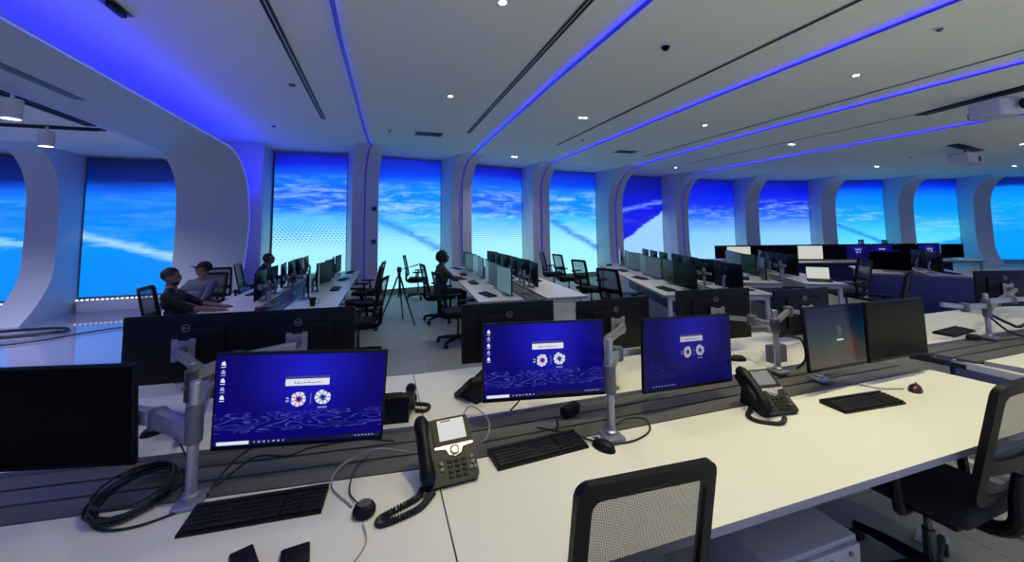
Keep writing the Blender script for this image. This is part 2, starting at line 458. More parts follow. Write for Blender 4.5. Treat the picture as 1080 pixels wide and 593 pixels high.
# tall displays between the ribs
def display(name, p0, p1, mat, label, z0=-.06, z1=3.38, strip=False):
    p0 = Vector((*p0, 0)); p1 = Vector((*p1, 0)); d = p1-p0; L = d.length; yaw = math.atan2(d.y, d.x)
    c = (p0+p1)/2
    t = empty('video_wall', (c.x, c.y, z0), yaw, label, 'display', 'tall displays showing the earth')
    obj('cabinet', Bx((0, .02, (z1-z0)/2), (L, .05, z1-z0), .004), M['slot'], t)
    bm = bmesh.new(); v = [bm.verts.new(p) for p in ((-L/2+.012, -.0075, .012), (L/2-.012, -.0075, .012), (L/2-.012, -.0075, z1-z0-.012), (-L/2+.012, -.0075, z1-z0-.012))]
    bm.faces.new(v); obj('screen', bm, mat, t, smooth=0)
    return t
e = M
dis = []
N_ = len(E_)
W0L = (-2.42, 10.80)
segs = [(W0L, tuple(E_[0][:2]))]
for i in range(N_-1):
    T_ = (E_[i+1]-E_[i]).normalized(); a = E_[i]+T_*FT
    segs.append((tuple(a[:2]), tuple(E_[i+1][:2])))
mats = [earth('earth_a', ST_MID, 1, .7, band=(.5, .86), moire=.8),
        earth('earth_b', ST_CYAN, 2, .75, band=(.3, .84), moire=.5, wisp=(.42, -.14, .05, (30, 130, 220))),
        earth('earth_c', ST_MID, 3, .7, band=(.45, .84), moire=.7),
        earth('earth_d', ST_CYAN, 4, .7, band=(.3, .84), moire=.3, wisp=(.42, -.15, .05, (20, 110, 220))),
        earth('earth_e', ST_DEEP, 5, .1, band=(.4, .6), wisp=(.66, .05, .035, (110, 150, 250)), hill=(.42, .16, (150, 200, 255))),
        earth('earth_f', ST_RIGHT, 6, .9, band=(.4, .72), cloud_c=(130, 180, 255)),
        earth('earth_g', ST_RIGHT, 7.7, .9, band=(.4, .8), cloud_c=(130, 190, 255)),
        earth('earth_h', ST_RCY, 8, .5, band=(.4, .7), wisp=(.36, -.12, .04, (20, 110, 220))),
        earth('earth_i', ST_RCY, 9.4, .5, band=(.3, .6), hill=(.2, .07, (30, 160, 245))),
        earth('earth_j', [(0, (0, 150, 250)), (.7, (0, 160, 252)), (.88, (0, 130, 245)), (.93, (2, 30, 150)), (1, (2, 14, 110))], 10, .2)]
labs = ['tall blue earth display just right of the blue-lit left bulkhead',
        'tall cyan earth display behind the camera tripod in the aisle',
        'tall earth display behind the bench where the woman sits',
        'tall pale cyan earth display behind the pair of empty mesh chairs',
        'deep blue earth display with one pale diagonal streak and white cloud corner',
        'blue display with white cloud bands, first right of the deep blue one',
        'blue cloudy display, second right of the deep blue one',
        'cyan display with dark diagonal streak, third right of the deep blue one',
        'cyan display with a low azure hill, second from the right end',
        'azure display cut by the right edge of the photo']
for (a, b), m, l in zip(segs, mats, labs): display('video_wall', a, b, m, l)
display('video_wall', (-6.1, 11.14), (-3.4, 11.14), earth('earth_k', ST_LEFT, 11, .45, band=(.3, .8), cloud_c=(90, 170, 255), wisp=(.3, -.1, .05, (170, 225, 255)), tall=3.02), 'sky blue earth display with white wisp, in the left wing beside the bulkhead', z0=.1, z1=3.12)
display('video_wall', (-9.2, 11.14), (-6.66, 11.14), earth('earth_l', ST_LEFT, 12, .45, band=(.4, .8), cloud_c=(90, 170, 255), wisp=(.42, -.05, .035, (150, 215, 255)), tall=3.02), 'azure earth display at the left edge of the photo', z0=.1, z1=3.12)
# white dotted light line along the foot of the wing displays
t = empty('foot_light', (0, 0, 0), label='dotted white light line along the foot of the left wing displays', cat='light strip')
x = -9.2; dot = None
while x < -3.6:
    if not -6.65 < x < -6.1:
        if dot is None: dot = obj('light_dot', Bx((0, 0, 0), (.05, .02, .035), .006, 1), M['led_white'], t)
        else: dot = dup(dot)
        dot.location = (x, 11.03, .06)
    x += .085
obj('ledge', Bx((-4.75, 11.05, -.07), (2.6, .1, .24), .008), M['white_wall'], t)
obj('ledge', Bx((-7.95, 11.05, -.07), (2.4, .1, .24), .008), M['white_wall'], t)

# ceiling light lines: a slim bar just under the ceiling, lit from above, carried down the rib
def light_line(xs, y0, prof, P, label, th=FT):
    t = empty('light_line', (xs, y0, CEIL), label=label, cat='ceiling light', group='blue ceiling light lines')
    path = []
    s = .28
    pf = [(P(d, z, s)) for d, z in prof]
    first = pf[0]
    yend = first.y
    path = [Vector((xs, y0, CEIL)), Vector((xs, (y0+yend)/2, CEIL)), Vector((xs+(first.x-xs)*.6, yend-.7, CEIL)), first]
    L = Vector((xs, y0, CEIL))
    def ribbon(off, w, pts, nrms):
        bm = bmesh.new(); r = []
        for i, (p, n) in enumerate(zip(pts, nrms)):
            d = (pts[min(i+1, len(pts)-1)]-pts[max(i-1, 0)]).normalized(); sd = d.cross(n).normalized()
            r.append([bm.verts.new(p+n*off-sd*w/2-L), bm.verts.new(p+n*off+sd*w/2-L), bm.verts.new(p+n*(off+.012)+sd*w/2-L), bm.verts.new(p+n*(off+.012)-sd*w/2-L)])
        for a, b in zip(r, r[1:]):
            for k in range(4): bm.faces.new((a[k], a[(k+1) % 4], b[(k+1) % 4], b[k]))
        bm.faces.new(r[0]); bm.faces.new(r[-1]); return bm
    cp = [path[0].lerp(path[1], k/2) for k in range(2)]+spline(path[1:], 5)
    cn = [Vector((0, 0, -1))]*len(cp)
    faint = xs < 0
    obj('bar', ribbon(.034, .042, cp, cn), M['led_faint'] if faint else M['led_core'], t)
    obj('glow_strip', ribbon(.02, .022, cp, cn), M['led_up_faint'] if faint else M['led_up'], t)
    fp = pf[:-4]; fn = []
    for i in range(len(fp)):
        d = (fp[min(i+1, len(fp)-1)]-fp[max(i-1, 0)]).normalized()
        side = P(0, 0, 1)-P(0, 0, 0)
        n = d.cross(side).normalized()
        nn = P(1, 0, 0)-P(0, 0, 0)
        if n.dot(nn)-n.z < 0: n = -n
        fn.append(n)
    obj('rib_bar', ribbon(.03, .03, fp, fn), M['led_low'], t)
    obj('rib_glow_strip', ribbon(.018, .02, fp, fn), M['led_rib'], t)
    return t
LX = [-.4, 2.14, 4.68, 7.28, 10.75]
lls = ['faint blue light line ending at the pillar left of the tripod', 'blue ceiling light line ending above the seated woman’s bench'.replace('’', "'"), 'blue ceiling light line ending at pillar right of the third cyan display',
       'blue ceiling light line curving down left of the deep blue display', 'rightmost blue ceiling light line, ending by the ceiling projector']
for xs, (prof, P, tn, nr), l in zip(LX, fins, lls):
    light_line(xs, -1.0 if xs < 7 else (0.5 if xs < 9 else 3.2), prof, P, l)

# black linear air slots in the ceiling
def slot(x, y0, y1, label, w=.05, double=True):
    t = empty('air_slot', (x, y0, CEIL), label=label, cat='air diffuser', group='linear ceiling air slots')
    L = y1-y0
    obj('frame', Bx((0, L/2, -.004), (w*1.7, L, .008), .001), M['lamp_trim'] if double else M['slot'], t)
    for s in ((-1, 1) if double else (0,)):
        obj('opening', Bx((s*w*.42, L/2, -.008), (w*.6, L-.02, .006)), M['slot'], t)
slot(-.95, -1, 7.5, 'black double air slot in the ceiling, leftmost')
slot(1.68, -1, 7.82, 'long black double air slot left of the blue line over the centre')
slot(3.92, -1, 8.45, 'thin dark air slot between the centre blue lines', .036)
slot(6.86, -1, 9.2, 'thin dark air slot hugging the second blue line from the right', .026)
slot(9.0, 0, 9.8, 'thin dark air slot hugging the rightmost blue line', .02)

# downlights
def make_down(label, n):
    t = empty('downlight', (0, 0, CEIL), label=label, cat='ceiling light', group='recessed ceiling downlights')
    w = .11 if n == 1 else .2
    pl = [(a, b, -.006) for a, b in rrect(w, .11, .02)]
    obj('trim', Pr([(a, b, 0) for a, b in rrect(w, .11, .02)], (0, 0, -.008)), M['lamp_trim'], t)
    for k in range(n):
        ox = 0 if n == 1 else (-.045, .045)[k]
        obj('lamp', Lt([(0, -.0135), (.025, -.0125), (.034, -.008), (.034, -.004)], (ox, 0, 0), 14), M['lamp_on'], t)
    return t
d1 = make_down('single bright downlight at the top of the photo, beside the centre air slot', 1)
d2 = make_down('twin downlight in the middle of the ceiling between the blue lines', 2)
dl = [(.98, 3.14, 1, None), (.96, 5.68, 1, 'single downlight over the bench by the seated woman'),
      (3.39, 6.16, 2, None), (3.44, 10.1, 2, 'twin downlight near the third display, left of centre'),
      (5.87, 3.38, 1, 'downlight between the two long blue lines on the right, nearer one'), (5.92, 5.98, 1, 'downlight between the two long blue lines on the right, farther one'),
      (9.36, 6.83, 2, 'twin downlight below the second blue line from the right'), (9.2, 10.6, 1, 'downlight beside the curved top of the deep blue display'),
      (15.8, 8.7, 2, 'twin downlight at far right before the cloudy displays'), (15.1, 5.26, 1, 'downlight at the right edge above the projector'),
      (20.6, 7.4, 2, 'lowest downlight at the far right edge, below the projector')]
n1 = n2 = 0
for x, y, n, l in dl:
    if l is None: o = d1 if n == 1 else d2
    else: o = dup(d1 if n == 1 else d2, label=l)
    o.location = (x, y, CEIL)

# small ceiling fittings
def detector(x, y, label, r=.045, mat='lamp_trim'):
    t = empty('smoke_detector', (x, y, CEIL), label=label, cat='smoke detector', group='small round ceiling detectors')
    obj('base', Lt([(r, 0), (r, -.014), (r*.9, -.018), (0, -.018)], seg=18), M[mat], t)
    obj('sensor', Lt([(r*.62, -.018), (r*.55, -.034), (r*.3, -.042), (0, -.043)], seg=18), M['arm_dark'], t)
detector(-1.12, 5.78, 'small round detector beside the leftmost air slot', .07)
detector(-1.87, 8.2, 'small round detector near the blue bulkhead end')
detector(.16, 7.99, 'small detector above the tripod display')
detector(4.22, 7.72, 'small detector left of the end of the centre blue line')
detector(5.26, 2.28, 'small detector at upper right between blue lines')
detector(14.6, 7.2, 'small detector at far right below the blue lines')
t = empty('dome_camera', (2.88, 3.39, CEIL), label='small black dome camera under the ceiling right of the centre air slot', cat='security camera')
obj('base', Lt([(.055, 0), (.055, -.02), (.045, -.026), (0, -.026)], seg=20), M['lamp_trim'], t)
obj('dome', Lt([(.042, -.026), (.04, -.045), (.026, -.064), (0, -.07)], seg=20), M['glass_off'], t)
t = empty('exit_lamp', (-2.19, 4.2, CEIL), label='small dark hanging fitting at the top left of the ceiling', cat='ceiling fitting')
obj('plate', Bx((0, 0, -.006), (.12, .3, .012), .003), M['arm_dark'], t)
obj('housing', Bx((.02, -.02, -.035), (.05, .22, .046), .008), M['black'], t)
for x, y, l in ((.93, 8.12, 'flat ceiling grille above the tripod display'), (6.0, 8.7, 'flat ceiling grille left of the curved blue line')):
    t = empty('ceiling_grille', (x, y, CEIL), label=l, cat='vent', group='flat ceiling grilles')
    bm = Bx((0, 0, -.006), (.55, .3, .012), .003); obj('frame', bm, M['arm_dark'], t)
    bm = bmesh.new()
    for k in range(7): box(bm, (0, -.11+k*.036, -.013), (.48, .014, .008))
    obj('slats', bm, M['tray'], t)
# left wing ceiling: black tracks with cylinder spots
def track(x0, y0, x1, y1, label, w=.14):
    a, b = Vector((x0, y0, 0)), Vector((x1, y1, 0)); d = b-a
    t = empty('spot_track', (x0, y0, WZ), math.atan2(d.y, d.x), label, 'lighting track', 'black lighting tracks in the left wing')
    L = d.length
    obj('channel', Bx((L/2, 0, -.01), (L, w, .02), .003), M['slot'], t)
    obj('rail', Bx((L/2, 0, -.028), (L*.98, .035, .02), .003), M['tray'], t)
    return t
track(-3.98, .5, -4.02, 7.35, 'black lighting track along the left wing ceiling beside the bulkhead')
track(-9.5, 7.6, -4.0, 7.6, 'black lighting track across the left wing before the displays')
obj_ = empty('ceiling_recess', (-3.38, 3.2, WZ), label='shallow grey recess strip in the bulkhead underside', cat='ceiling strip')
obj('strip', Bx((0, 1.3, -.003), (.11, 2.9, .01), .002), M['arm_dark'], obj_)
def spot(x, y, label):
    t = empty('cylinder_spotlight', (x, y, WZ-.04), label=label, cat='spotlight', group='white cylinder spotlights')
    t.scale = (1.45, 1.45, 1.2)
    obj('stem', Lt([(.012, .015), (.012, -.05)], seg=10), M['lamp_trim'], t)
    obj('can', Lt([(0, -.04), (.055, -.045), (.06, -.05), (.06, -.225), (.054, -.228), (.05, -.2), (0, -.2)], seg=24), M['lamp_trim'], t)
    obj('lens', Lt([(0, -.202), (.046, -.202), (.046, -.198), (0, -.198)], seg=20), M['lamp_on'], t)
spot(-3.86, 5.8, 'white cylinder spotlight on the track beside the bulkhead')
spot(-4.6, 7.52, 'white cylinder spotlight above the gap between the wing displays')
spot(-5.35, 7.52, 'white cylinder spotlight at the left photo edge above the azure display')
# projectors at upper right
def projector(x, y, z, rz, label, tint):
    t = empty('ceiling_projector', (x, y, CEIL), rz, label, 'projector', 'ceiling projectors')
    h = CEIL-z
    obj('mount_slot', Bx((.1, .0, -.012), (1.9, .22, .024), .004), M['slot'], t)
    obj('mount_pole', Lt([(.025, 0), (.025, -h+.1)], seg=12), M['arm_dark'], t)
    b = bev_all(Bx((0, 0, -h), (.44, .4, .27)), .05, 3); obj('body', b, tint, t)
    obj('lens_ring', Lt([(.075, 0), (.08, .05), (.06, .06), (.055, .02), (0, .02)], (-.27, -.06, -h), 20, Matrix.Rotation(-PI/2, 3, 'Y')), M['black'], t)
    obj('bracket', Bx((0, 0, -h+.12), (.3, .2, .05), .01), M['arm_dark'], t)
    bm = bmesh.new()
    for k in range(6): box(bm, (.05+k*.03, -.212, -h), (.014, .008, .12))
    obj('vent', bm, M['tray'], t)
    obj('cable', T([(.2, .1, -h+.1), (.32, .05, -h-.06), (.28, -.12, -h-.1), (.1, -.2, -h-.08)], .008, 6, smooth=5), M['rubber'], t)
projector(8.85, 3.3, 3.2, R(75), 'pale ceiling projector hanging at the end of the rightmost blue line', M['white_wall'])
projector(14.2, 5.9, 3.1, R(10), 'wide grey ceiling projector with a lit end, at the far right', M['white_wall'])
o = bpy.data.objects['ceiling_projector.001']
for c in o.children:
    if c.name.startswith('body'): c.scale = (2.8, 1, 1.)

# wall switches on the pillar by the tripod
prof, P, tn, nr = fins[0]
for z, l in ((1.98, 'small dark wall sensor high on the pillar left of the tripod'), (1.2, 'small dark wall switch low on the pillar left of the tripod')):
    p = P(.7, z, .5)
    t = empty('wall_switch', p, math.atan2(tn.y, tn.x), l, 'wall switch')
    obj('plate', Bx((0, -.006, 0), (.11, .014, .11), .004), M['arm_dark'], t)
    obj('button', Bx((0, -.016, 0), (.06, .01, .05), .003), M['black'], t)

# ================================================================== LIGHT
def area(name, loc, e, size, col, rot=(0, 0, 0), spread=160):
    l = bpy.data.lights.new(name, 'AREA'); l.energy = e; l.size = size; l.shape = 'DISK'; l.color = col; l.spread = R(spread)
    o = bpy.data.objects.new(name, l); COL.objects.link(o); o.location = loc; o.rotation_euler = rot; return o
WARM = (1, .93, .78)
for x, y, n, l in dl:
    area('downlight_and_fill', (x, y, CEIL-.03), 8*n, .08, WARM, spread=120)
# strong unseen fill lamps added to lift the ceiling, plus the row of downlights over the near bench (above the top of the photo)
for x, y, e_ in ((2.15, 1.3, 21), (.9, 1.2, 10), (3.6, 1.35, 13), (5.8, .9, 12), (-4, -3, 85), (-1, -3, 128), (2, -3.4, 150), (5, -3, 145), (8, -2.2, 130), (11, -1, 120), (15, 1.5, 100)):
    area('downlight_and_fill', (x, y, CEIL-.03), e_, .1, (1, .93, .54) if y > 0 else (1, 1, .66), spread=100 if y > 0 else 110)
for x, y in ((-3.97, 5.75), (-4.6, 7.52), (-5.35, 7.52), (-3.95, 3.2), (-6.6, 7.52), (-8.0, 7.52)):  # the later ones have no fixture, added to brighten the wing
    area('spotlight_and_fill', (x, y, WZ-.3), 30, .09, (.62, .64, 1), spread=130)
w = bpy.data.worlds.new('World'); SC.world = w; w.use_nodes = True
bg = w.node_tree.nodes['Background']; bg.inputs[0].default_value = (.23, .31, 1.05, 1); bg.inputs[1].default_value = 1.05

# ================================================================== CAMERA
fpx, cyp = 420., 209.
cam = bpy.data.cameras.new('camera'); co = bpy.data.objects.new('camera', cam); COL.objects.link(co)
cam.sensor_width = 36; cam.lens = fpx*36/1080; cam.shift_y = -(296.5-cyp)/1080; cam.clip_start = .02; cam.clip_end = 100
a, p, r = R(18.4), R(4.41), R(.66)
F_ = Vector((math.sin(a)*math.cos(p), math.cos(a)*math.cos(p), math.sin(p)))
R0 = Vector((math.cos(a), -math.sin(a), 0)); U0 = R0.cross(F_)
R1 = R0*math.cos(r)-U0*math.sin(r); U1 = U0*math.cos(r)+R0*math.sin(r)
m = Matrix((R1, U1, -F_)).transposed().to_4x4(); m.translation = (0, 0, 1.67)
co.matrix_world = m; SC.camera = co
vs = SC.view_settings; vs.view_transform = 'Standard'; vs.look = 'None'; vs.gamma = 1; vs.exposure = 0; vs.use_curve_mapping = False
SC.cycles.use_denoising = True
SC.cycles.max_bounces = 6
SC.cycles.sample_clamp_indirect = 6
for o in list(SC.objects):      # the room was set out from eye level; stand it on z = 0
    if o.parent is None and o.type != 'CAMERA': o.location.z += .2
CEIL += .2; WZ += .2
# ================================================================== FURNITURE
# ---- benches: two worktops back to back with a cable tray between
def bench(name_label, x, y, rz, L, group=None, skew_l=0., skew_r=0., wf=.62, wr=.62, gap=.28, end_panel='white_metal', open_left=False, modesty=True):
    """local x along the bench, local y across (front is -y); origin at the bench centre line, left end"""
    t = empty('desk_bench', (x, y, 0), rz, name_label, 'desk', group)
    g = gap/2
    def xl(v): return 0+v*skew_l
    def xr(v): return L+v*skew_r
    for ya, yb in ((-g-wf, -g), (g, g+wr)):
        poly = [(xl(ya), ya, DESK), (xr(ya), ya, DESK), (xr(yb), yb, DESK), (xl(yb), yb, DESK)]
        bm = Pr(poly, (0, 0, -.028)); bev_all(bm, .003, 1)
        bm.faces.ensure_lookup_table()
        for f in bm.faces:
            if abs(f.normal.z) < .5 or f.calc_area() < .01 and False: f.material_index = 1
        obj('worktop', bm, [M['worktop'], M['worktop_edge']], t)
    obj('cable_tray', Pr([(xl(-g), -g, DESK-.05), (xr(-g), -g, DESK-.05), (xr(g), g, DESK-.05), (xl(g), g, DESK-.05)], (0, 0, -.03)), M['tray'], t)
    for ya, yb in ((-g+.03, -g+.13), (-g+.145, -g+.235), (-g+.25, g-.02)):
        bm = Pr([(xl(ya), ya, DESK-.012), (xr(ya), ya, DESK-.012), (xr(yb), yb, DESK-.012), (xl(yb), yb, DESK-.012)], (0, 0, -.012))
        obj('tray_cover', bm, M['tray_slat'], t)
    for xe in (.05, L-.05):
        bm = bmesh.new()
        for s in (-1, 1):
            yy = s*(g+(wf if s < 0 else wr)-.1)
            box(bm, (xe, yy, DESK/2-.02), (.05, .05, DESK-.04), .004, 1)
        box(bm, (xe, (wr-wf)/2, DESK-.055), (.05, wf+wr+gap-.16, .05), .004, 1)
        box(bm, (xe, (wr-wf)/2, .02), (.06, wf+wr+gap-.06, .03), .004, 1)
        obj('leg_frame', bm, M[end_panel], t)
    if modesty:
        obj('modesty_panel', Bx((L/2, 0, .42), (L-.16, .03, .52), .004), M['modesty'], t)
    return t

ALPHA = R(-6)
front_left = bench('long white bench at lower left, with the coiled cables and the leftmost monitors', .217-3.2*math.cos(ALPHA), 1.835+3.2*math.sin(-ALPHA), ALPHA, 3.2, 'near desk benches', skew_r=-math.tan(R(6)), wf=.6, wr=.7, gap=.36)
front_mid = bench('brightly lit white bench in the foreground centre, with two desk phones', .222, 1.835, 0, 3.11, 'near desk benches', wf=.61, wr=.7, gap=.36, skew_r=-.13)
bench('white bench at the right edge with an empty double monitor arm', 3.85, 1.81, 0, 3.2, 'near desk benches', wf=.62, wr=.66, skew_l=-.25, gap=.36)

# ---- monitors
def ring_bm(r0, r1, n=32, d=.0006):
    bm = bmesh.new(); r = []
    for k in range(n):
        a = 2*PI*k/n; c, s = math.cos(a), math.sin(a)
        r.append([bm.verts.new((r0*c, 0, r0*s)), bm.verts.new((r1*c, 0, r1*s)), bm.verts.new((r1*c, d, r1*s)), bm.verts.new((r0*c, d, r0*s))])
    for i in range(n):
        a, b = r[i], r[(i+1) % n]
        for k in range(4): bm.faces.new((a[k], a[(k+1) % 4], b[(k+1) % 4], b[k]))
    return bm

def make_monitor(label, screen='glass_off', w=.612, h=.365, logo=True, detail=True, group=None, chin=.012):
    t = empty('monitor', (0, 0, 1), 0, label, 'monitor', group)
    bm = bmesh.new(); box(bm, (0, 0, 0), (w, .02, h), .004, 2)
    box(bm, (0, .018, -.005), (w*.62, .022, h*.66), .009, 2)
    box(bm, (0, .03, 0), (.13, .02, .13), .004, 2)
    obj('housing', bm, M['monitor_back'], t)
    bz = .008
    bm = bmesh.new(); v = [bm.verts.new(p) for p in ((-w/2+bz, -.0106, -h/2+chin+.004), (w/2-bz, -.0106, -h/2+chin+.004), (w/2-bz, -.0106, h/2-bz), (-w/2+bz, -.0106, h/2-bz))]
    bm.faces.new(v)
    r = bmesh.ops.extrude_face_region(bm, geom=bm.faces[:]); bmesh.ops.translate(bm, vec=(0, .003, 0), verts=[e_ for e_ in r['geom'] if isinstance(e_, bmesh.types.BMVert)])
    obj('screen', bm, M[screen], t, smooth=0)
    if logo:
        z = h*.31
        lg = obj('logo_ring', ring_bm(.0165, .0195, d=.001), M['logo'], t, loc=(0, .0295, z))
        bm = text_bm('D LL', .0135); 
        bmesh.ops.rotate(bm, cent=(0, 0, 0), matrix=Matrix.Rotation(PI/2, 3, 'X'), verts=bm.verts); bmesh.ops.rotate(bm, cent=(0, 0, 0), matrix=Matrix.Rotation(PI, 3, 'Z'), verts=bm.verts)
        # the tilted E of three slanted strokes
        for k in (-1, 0, 1):
            box(bm, (.0042-.0005*k, 0, .0033*k), (.0066, .0008, .0014), 0, 1, Matrix.Rotation(R(-38), 3, 'Y'))
        obj('logo_letters', bm, M['logo'], lg, loc=(0, .0005, 0), smooth=0)
    return t

def desktop_graphics(t, w=.612, h=.365, dim=False):
    """banner, two round emblems, divider, icons and task bar shown on the display"""
    sc = [c for c in t.children if c.name.startswith('screen')][0]
    k = 'dim' if dim else 'bright'; WW, w, h = w, .5, .298
    def mt(n, rgb, s):
        key = n+k
        if key not in M: M[key] = emit(key, rgb, s*(.55 if dim else 1.))
        return M[key]
    white = mt('display_white', (224, 226, 240), .95); lav = mt('display_lavender', (166, 168, 232), .8)
    red = mt('display_red', (206, 70, 60), .9); green = mt('display_green', (126, 160, 120), .9); ink = mt('display_ink', (70, 74, 160), .6); bar = mt('display_bar', (12, 10, 40), .8)
    Y = -.0116
    KS = WW/.5
    def flat(bm, pts, y=Y):
        vs_ = [bm.verts.new((x*KS, y, z*KS)) for x, z in pts]; bm.faces.new(vs_)
        return bm
    def rect(bm, x, z, ww, hh, y=Y): return flat(bm, [(x-ww/2, z-hh/2), (x+ww/2, z-hh/2), (x+ww/2, z+hh/2), (x-ww/2, z+hh/2)], y)
    bx, bz = .0, .058
    bm = bmesh.new(); rect(bm, bx+.012, bz, .128, .03); obj('banner', bm, white, sc, smooth=0)
    bm = bmesh.new(); rect(bm, bx+.012, bz+.011, .128, .009, Y-.0003); rr = random.Random(3)
    x = -.028
    while x < .05:       # flowing script, too small to read
        wd = rr.uniform(.005, .011)
        rect(bm, x+wd/2, bz-.006+rr.uniform(-.001, .001), wd, .0022, Y-.0003)
        if rr.random() < .6: rect(bm, x+wd*.6, bz-.0035, .0018, .005, Y-.0003)
        if rr.random() < .4: rect(bm, x+wd*.4, bz+.001, .0018, .0015, Y-.0003)
        x += wd+.0018
    obj('banner_script', bm, ink, sc, smooth=0)
    # rosettes of broken ring segments
    def rosette(cx, cz, col, seed):
        bm = bmesh.new(); q = random.Random(seed)
        for j in range(9):
            a0 = 2*PI*j/9+.06; a1 = 2*PI*(j+1)/9-.06
            r1 = .0235*q.uniform(.86, 1.05); r0 = .010*q.uniform(.7, 1.2)
            pts = [(cx+r0*math.cos(a0), cz+r0*math.sin(a0))]
            for s in range(4):
                a = a0+(a1-a0)*s/3; pts.append((cx+r1*math.cos(a), cz+r1*math.sin(a)))
            pts.append((cx+r0*math.cos(a1), cz+r0*math.sin(a1)))
            flat(bm, pts)
        obj('emblem', bm, white, sc, smooth=0)
        bm = bmesh.new()
        for j in range(5):
            a = 2*PI*j/5+seed
            rect(bm, cx+.0085*math.cos(a), cz+.0085*math.sin(a), .006, .0045, Y-.0003)
        obj('emblem_centre', bm, col, sc, smooth=0)
    rosette(-.012, .0, red, 1); rosette(.058, .003, green, 2)
    bm = bmesh.new(); rect(bm, .0235, .0, .0012, .034)
    # small mark left of the first emblem and caption under the second
    flat(bm, [(-.049, .006), (-.043, .008), (-.038, .003), (-.043, .0)]); flat(bm, [(-.05, -.004), (-.044, -.001), (-.037, -.005), (-.046, -.009)])
    for j in range(4): rect(bm, .048+j*.007, -.029, .0055, .0045)
    obj('emblem_marks', bm, lav, sc, smooth=0)
    if dim: 
        bm = bmesh.new()
        for j in range(9): rect(bm, -.2+j*.014, -h/2+.023, .007, .004)
        obj('taskbar_icons', bm, lav, sc, smooth=0); return
    for j in range(5):
        bm = bmesh.new(); zz = .118-j*.026; xx = -w/2+.024
        flat(bm, [(xx-.006, zz-.004), (xx+.006, zz-.006), (xx+.005, zz+.003), (xx+.001, zz+.009), (xx-.005, zz+.004)])
        rect(bm, xx, zz-.010, .013, .0022)
        obj('desktop_icon', bm, white if j % 2 == 0 else lav, sc, smooth=0)
    bm = bmesh.new(); rect(bm, 0, -h/2+.022, w-.018, .012); obj('taskbar', bm, bar, sc, smooth=0)
    bm = bmesh.new(); rect(bm, -w/2+.061, -h/2+.022, .088, .0105, Y-.0003); obj('search_box', bm, white, sc, smooth=0)
    bm = bmesh.new()
    for j in range(7): rect(bm, -.13+j*.0135, -h/2+.022, .007 if j % 3 else .004, .005, Y-.0003)
    for j in range(6): rect(bm, .165+j*.0105, -h/2+.022, .006, .003, Y-.0003)
    obj('taskbar_icons', bm, lav, sc, smooth=0)

def pose(o, p, yaw=0, tilt=0, roll=0):
    o.rotation_mode = 'XYZ'
    m = Matrix.Rotation(R(yaw), 3, 'Z') @ Matrix.Rotation(R(tilt), 3, 'X') @ Matrix.Rotation(R(roll), 3, 'Y')
    o.location = p; o.rotation_euler = m.to_euler('XYZ'); return o
m1 = make_monitor('bright blue monitor behind the keyboard at lower left', 'wall_bright'); desktop_graphics(m1)
pose(m1, (-.273, 1.786, 1.023), -5.3, 5.6, 3.3)
m2 = make_monitor('bright blue monitor in the centre, left of the tall silver arm pole', 'wall_bright'); desktop_graphics(m2)
pose(m2, (.777, 1.859, 1.029), -8.9, -1.1, .6)
m3 = make_monitor('dimmer blue monitor just right of the tall silver arm pole', 'wall_dim'); desktop_graphics(m3, dim=True)
pose(m3, (1.567, 1.772, 1.01), 3.9, -1.8, 2.7)
m0 = make_monitor('switched-off black monitor at the lower left edge', 'glass_off'); pose(m0, (-1.128, 1.937, 1.015), -13.8, 3.9, 0)
m4 = make_monitor('monitor with murky blue green picture, right foreground', 'lock', w=.575, h=.345); pose(m4, (2.513, 1.645, 1.033), 4.3, -4, 1.7)
sc4 = [c for c in m4.children if c.name.startswith('screen')][0]
bm = bmesh.new(); v = [bm.verts.new(p_) for p_ in ((-.024, -.0116, -.024), (.036, -.0116, -.024), (.036, -.0116, -.014), (-.024, -.0116, -.014))]; bm.faces.new(v)
obj('dialog_bar', bm, emit('display_dialog', (205, 205, 205), .8), sc4, smooth=0)
bm = bmesh.new(); v = [bm.verts.new(p_) for p_ in ((-.014, -.0116, .0), (.026, -.0116, .0), (.026, -.0116, .06), (-.014, -.0116, .06))]; bm.faces.new(v)
obj('dialog_panel', bm, emit('display_dialog_dim', (58, 66, 74), .8), sc4, smooth=0)
m5 = make_monitor('switched-off black monitor beside the murky one, right foreground', 'glass_off', w=.575, h=.345); pose(m5, (3.0, 1.622, 1.036), 1.6, -1.1, .9)

# rear-row monitors seen from behind
backs = [((-1.0, 2.72, 1.032), 174, 'charcoal monitor seen from behind, leftmost, above the silver bracket'),
         ((-.435, 2.64, 1.035), 174, 'charcoal monitor seen from behind, directly above the bright lower-left monitor'),
         ((.804, 2.516, 1.009), 174.4, 'charcoal monitor seen from behind, above the bright centre monitor'),
         ((1.594, 2.521, .982), 183, 'charcoal monitor seen from behind, left of the dimmer blue monitor'),
         ((2.351, 2.378, 1.024), 173, 'charcoal monitor seen from behind, above the dimmer blue monitor'),
         ((3.289, 2.405, .968), 180, 'charcoal monitor seen from behind, above the murky picture monitor'),
         ((6.1, 2.36, .999), 165, 'charcoal monitor seen from behind, above the right empty arm')]
mb = make_monitor(backs[0][2], 'glass_off', group='rear row monitors seen from behind')
BACKS = []
for i, (p_, yw, l) in enumerate(backs):
    o = mb if i == 0 else dup(mb, label=l)
    pose(o, p_, yw); BACKS.append(o)

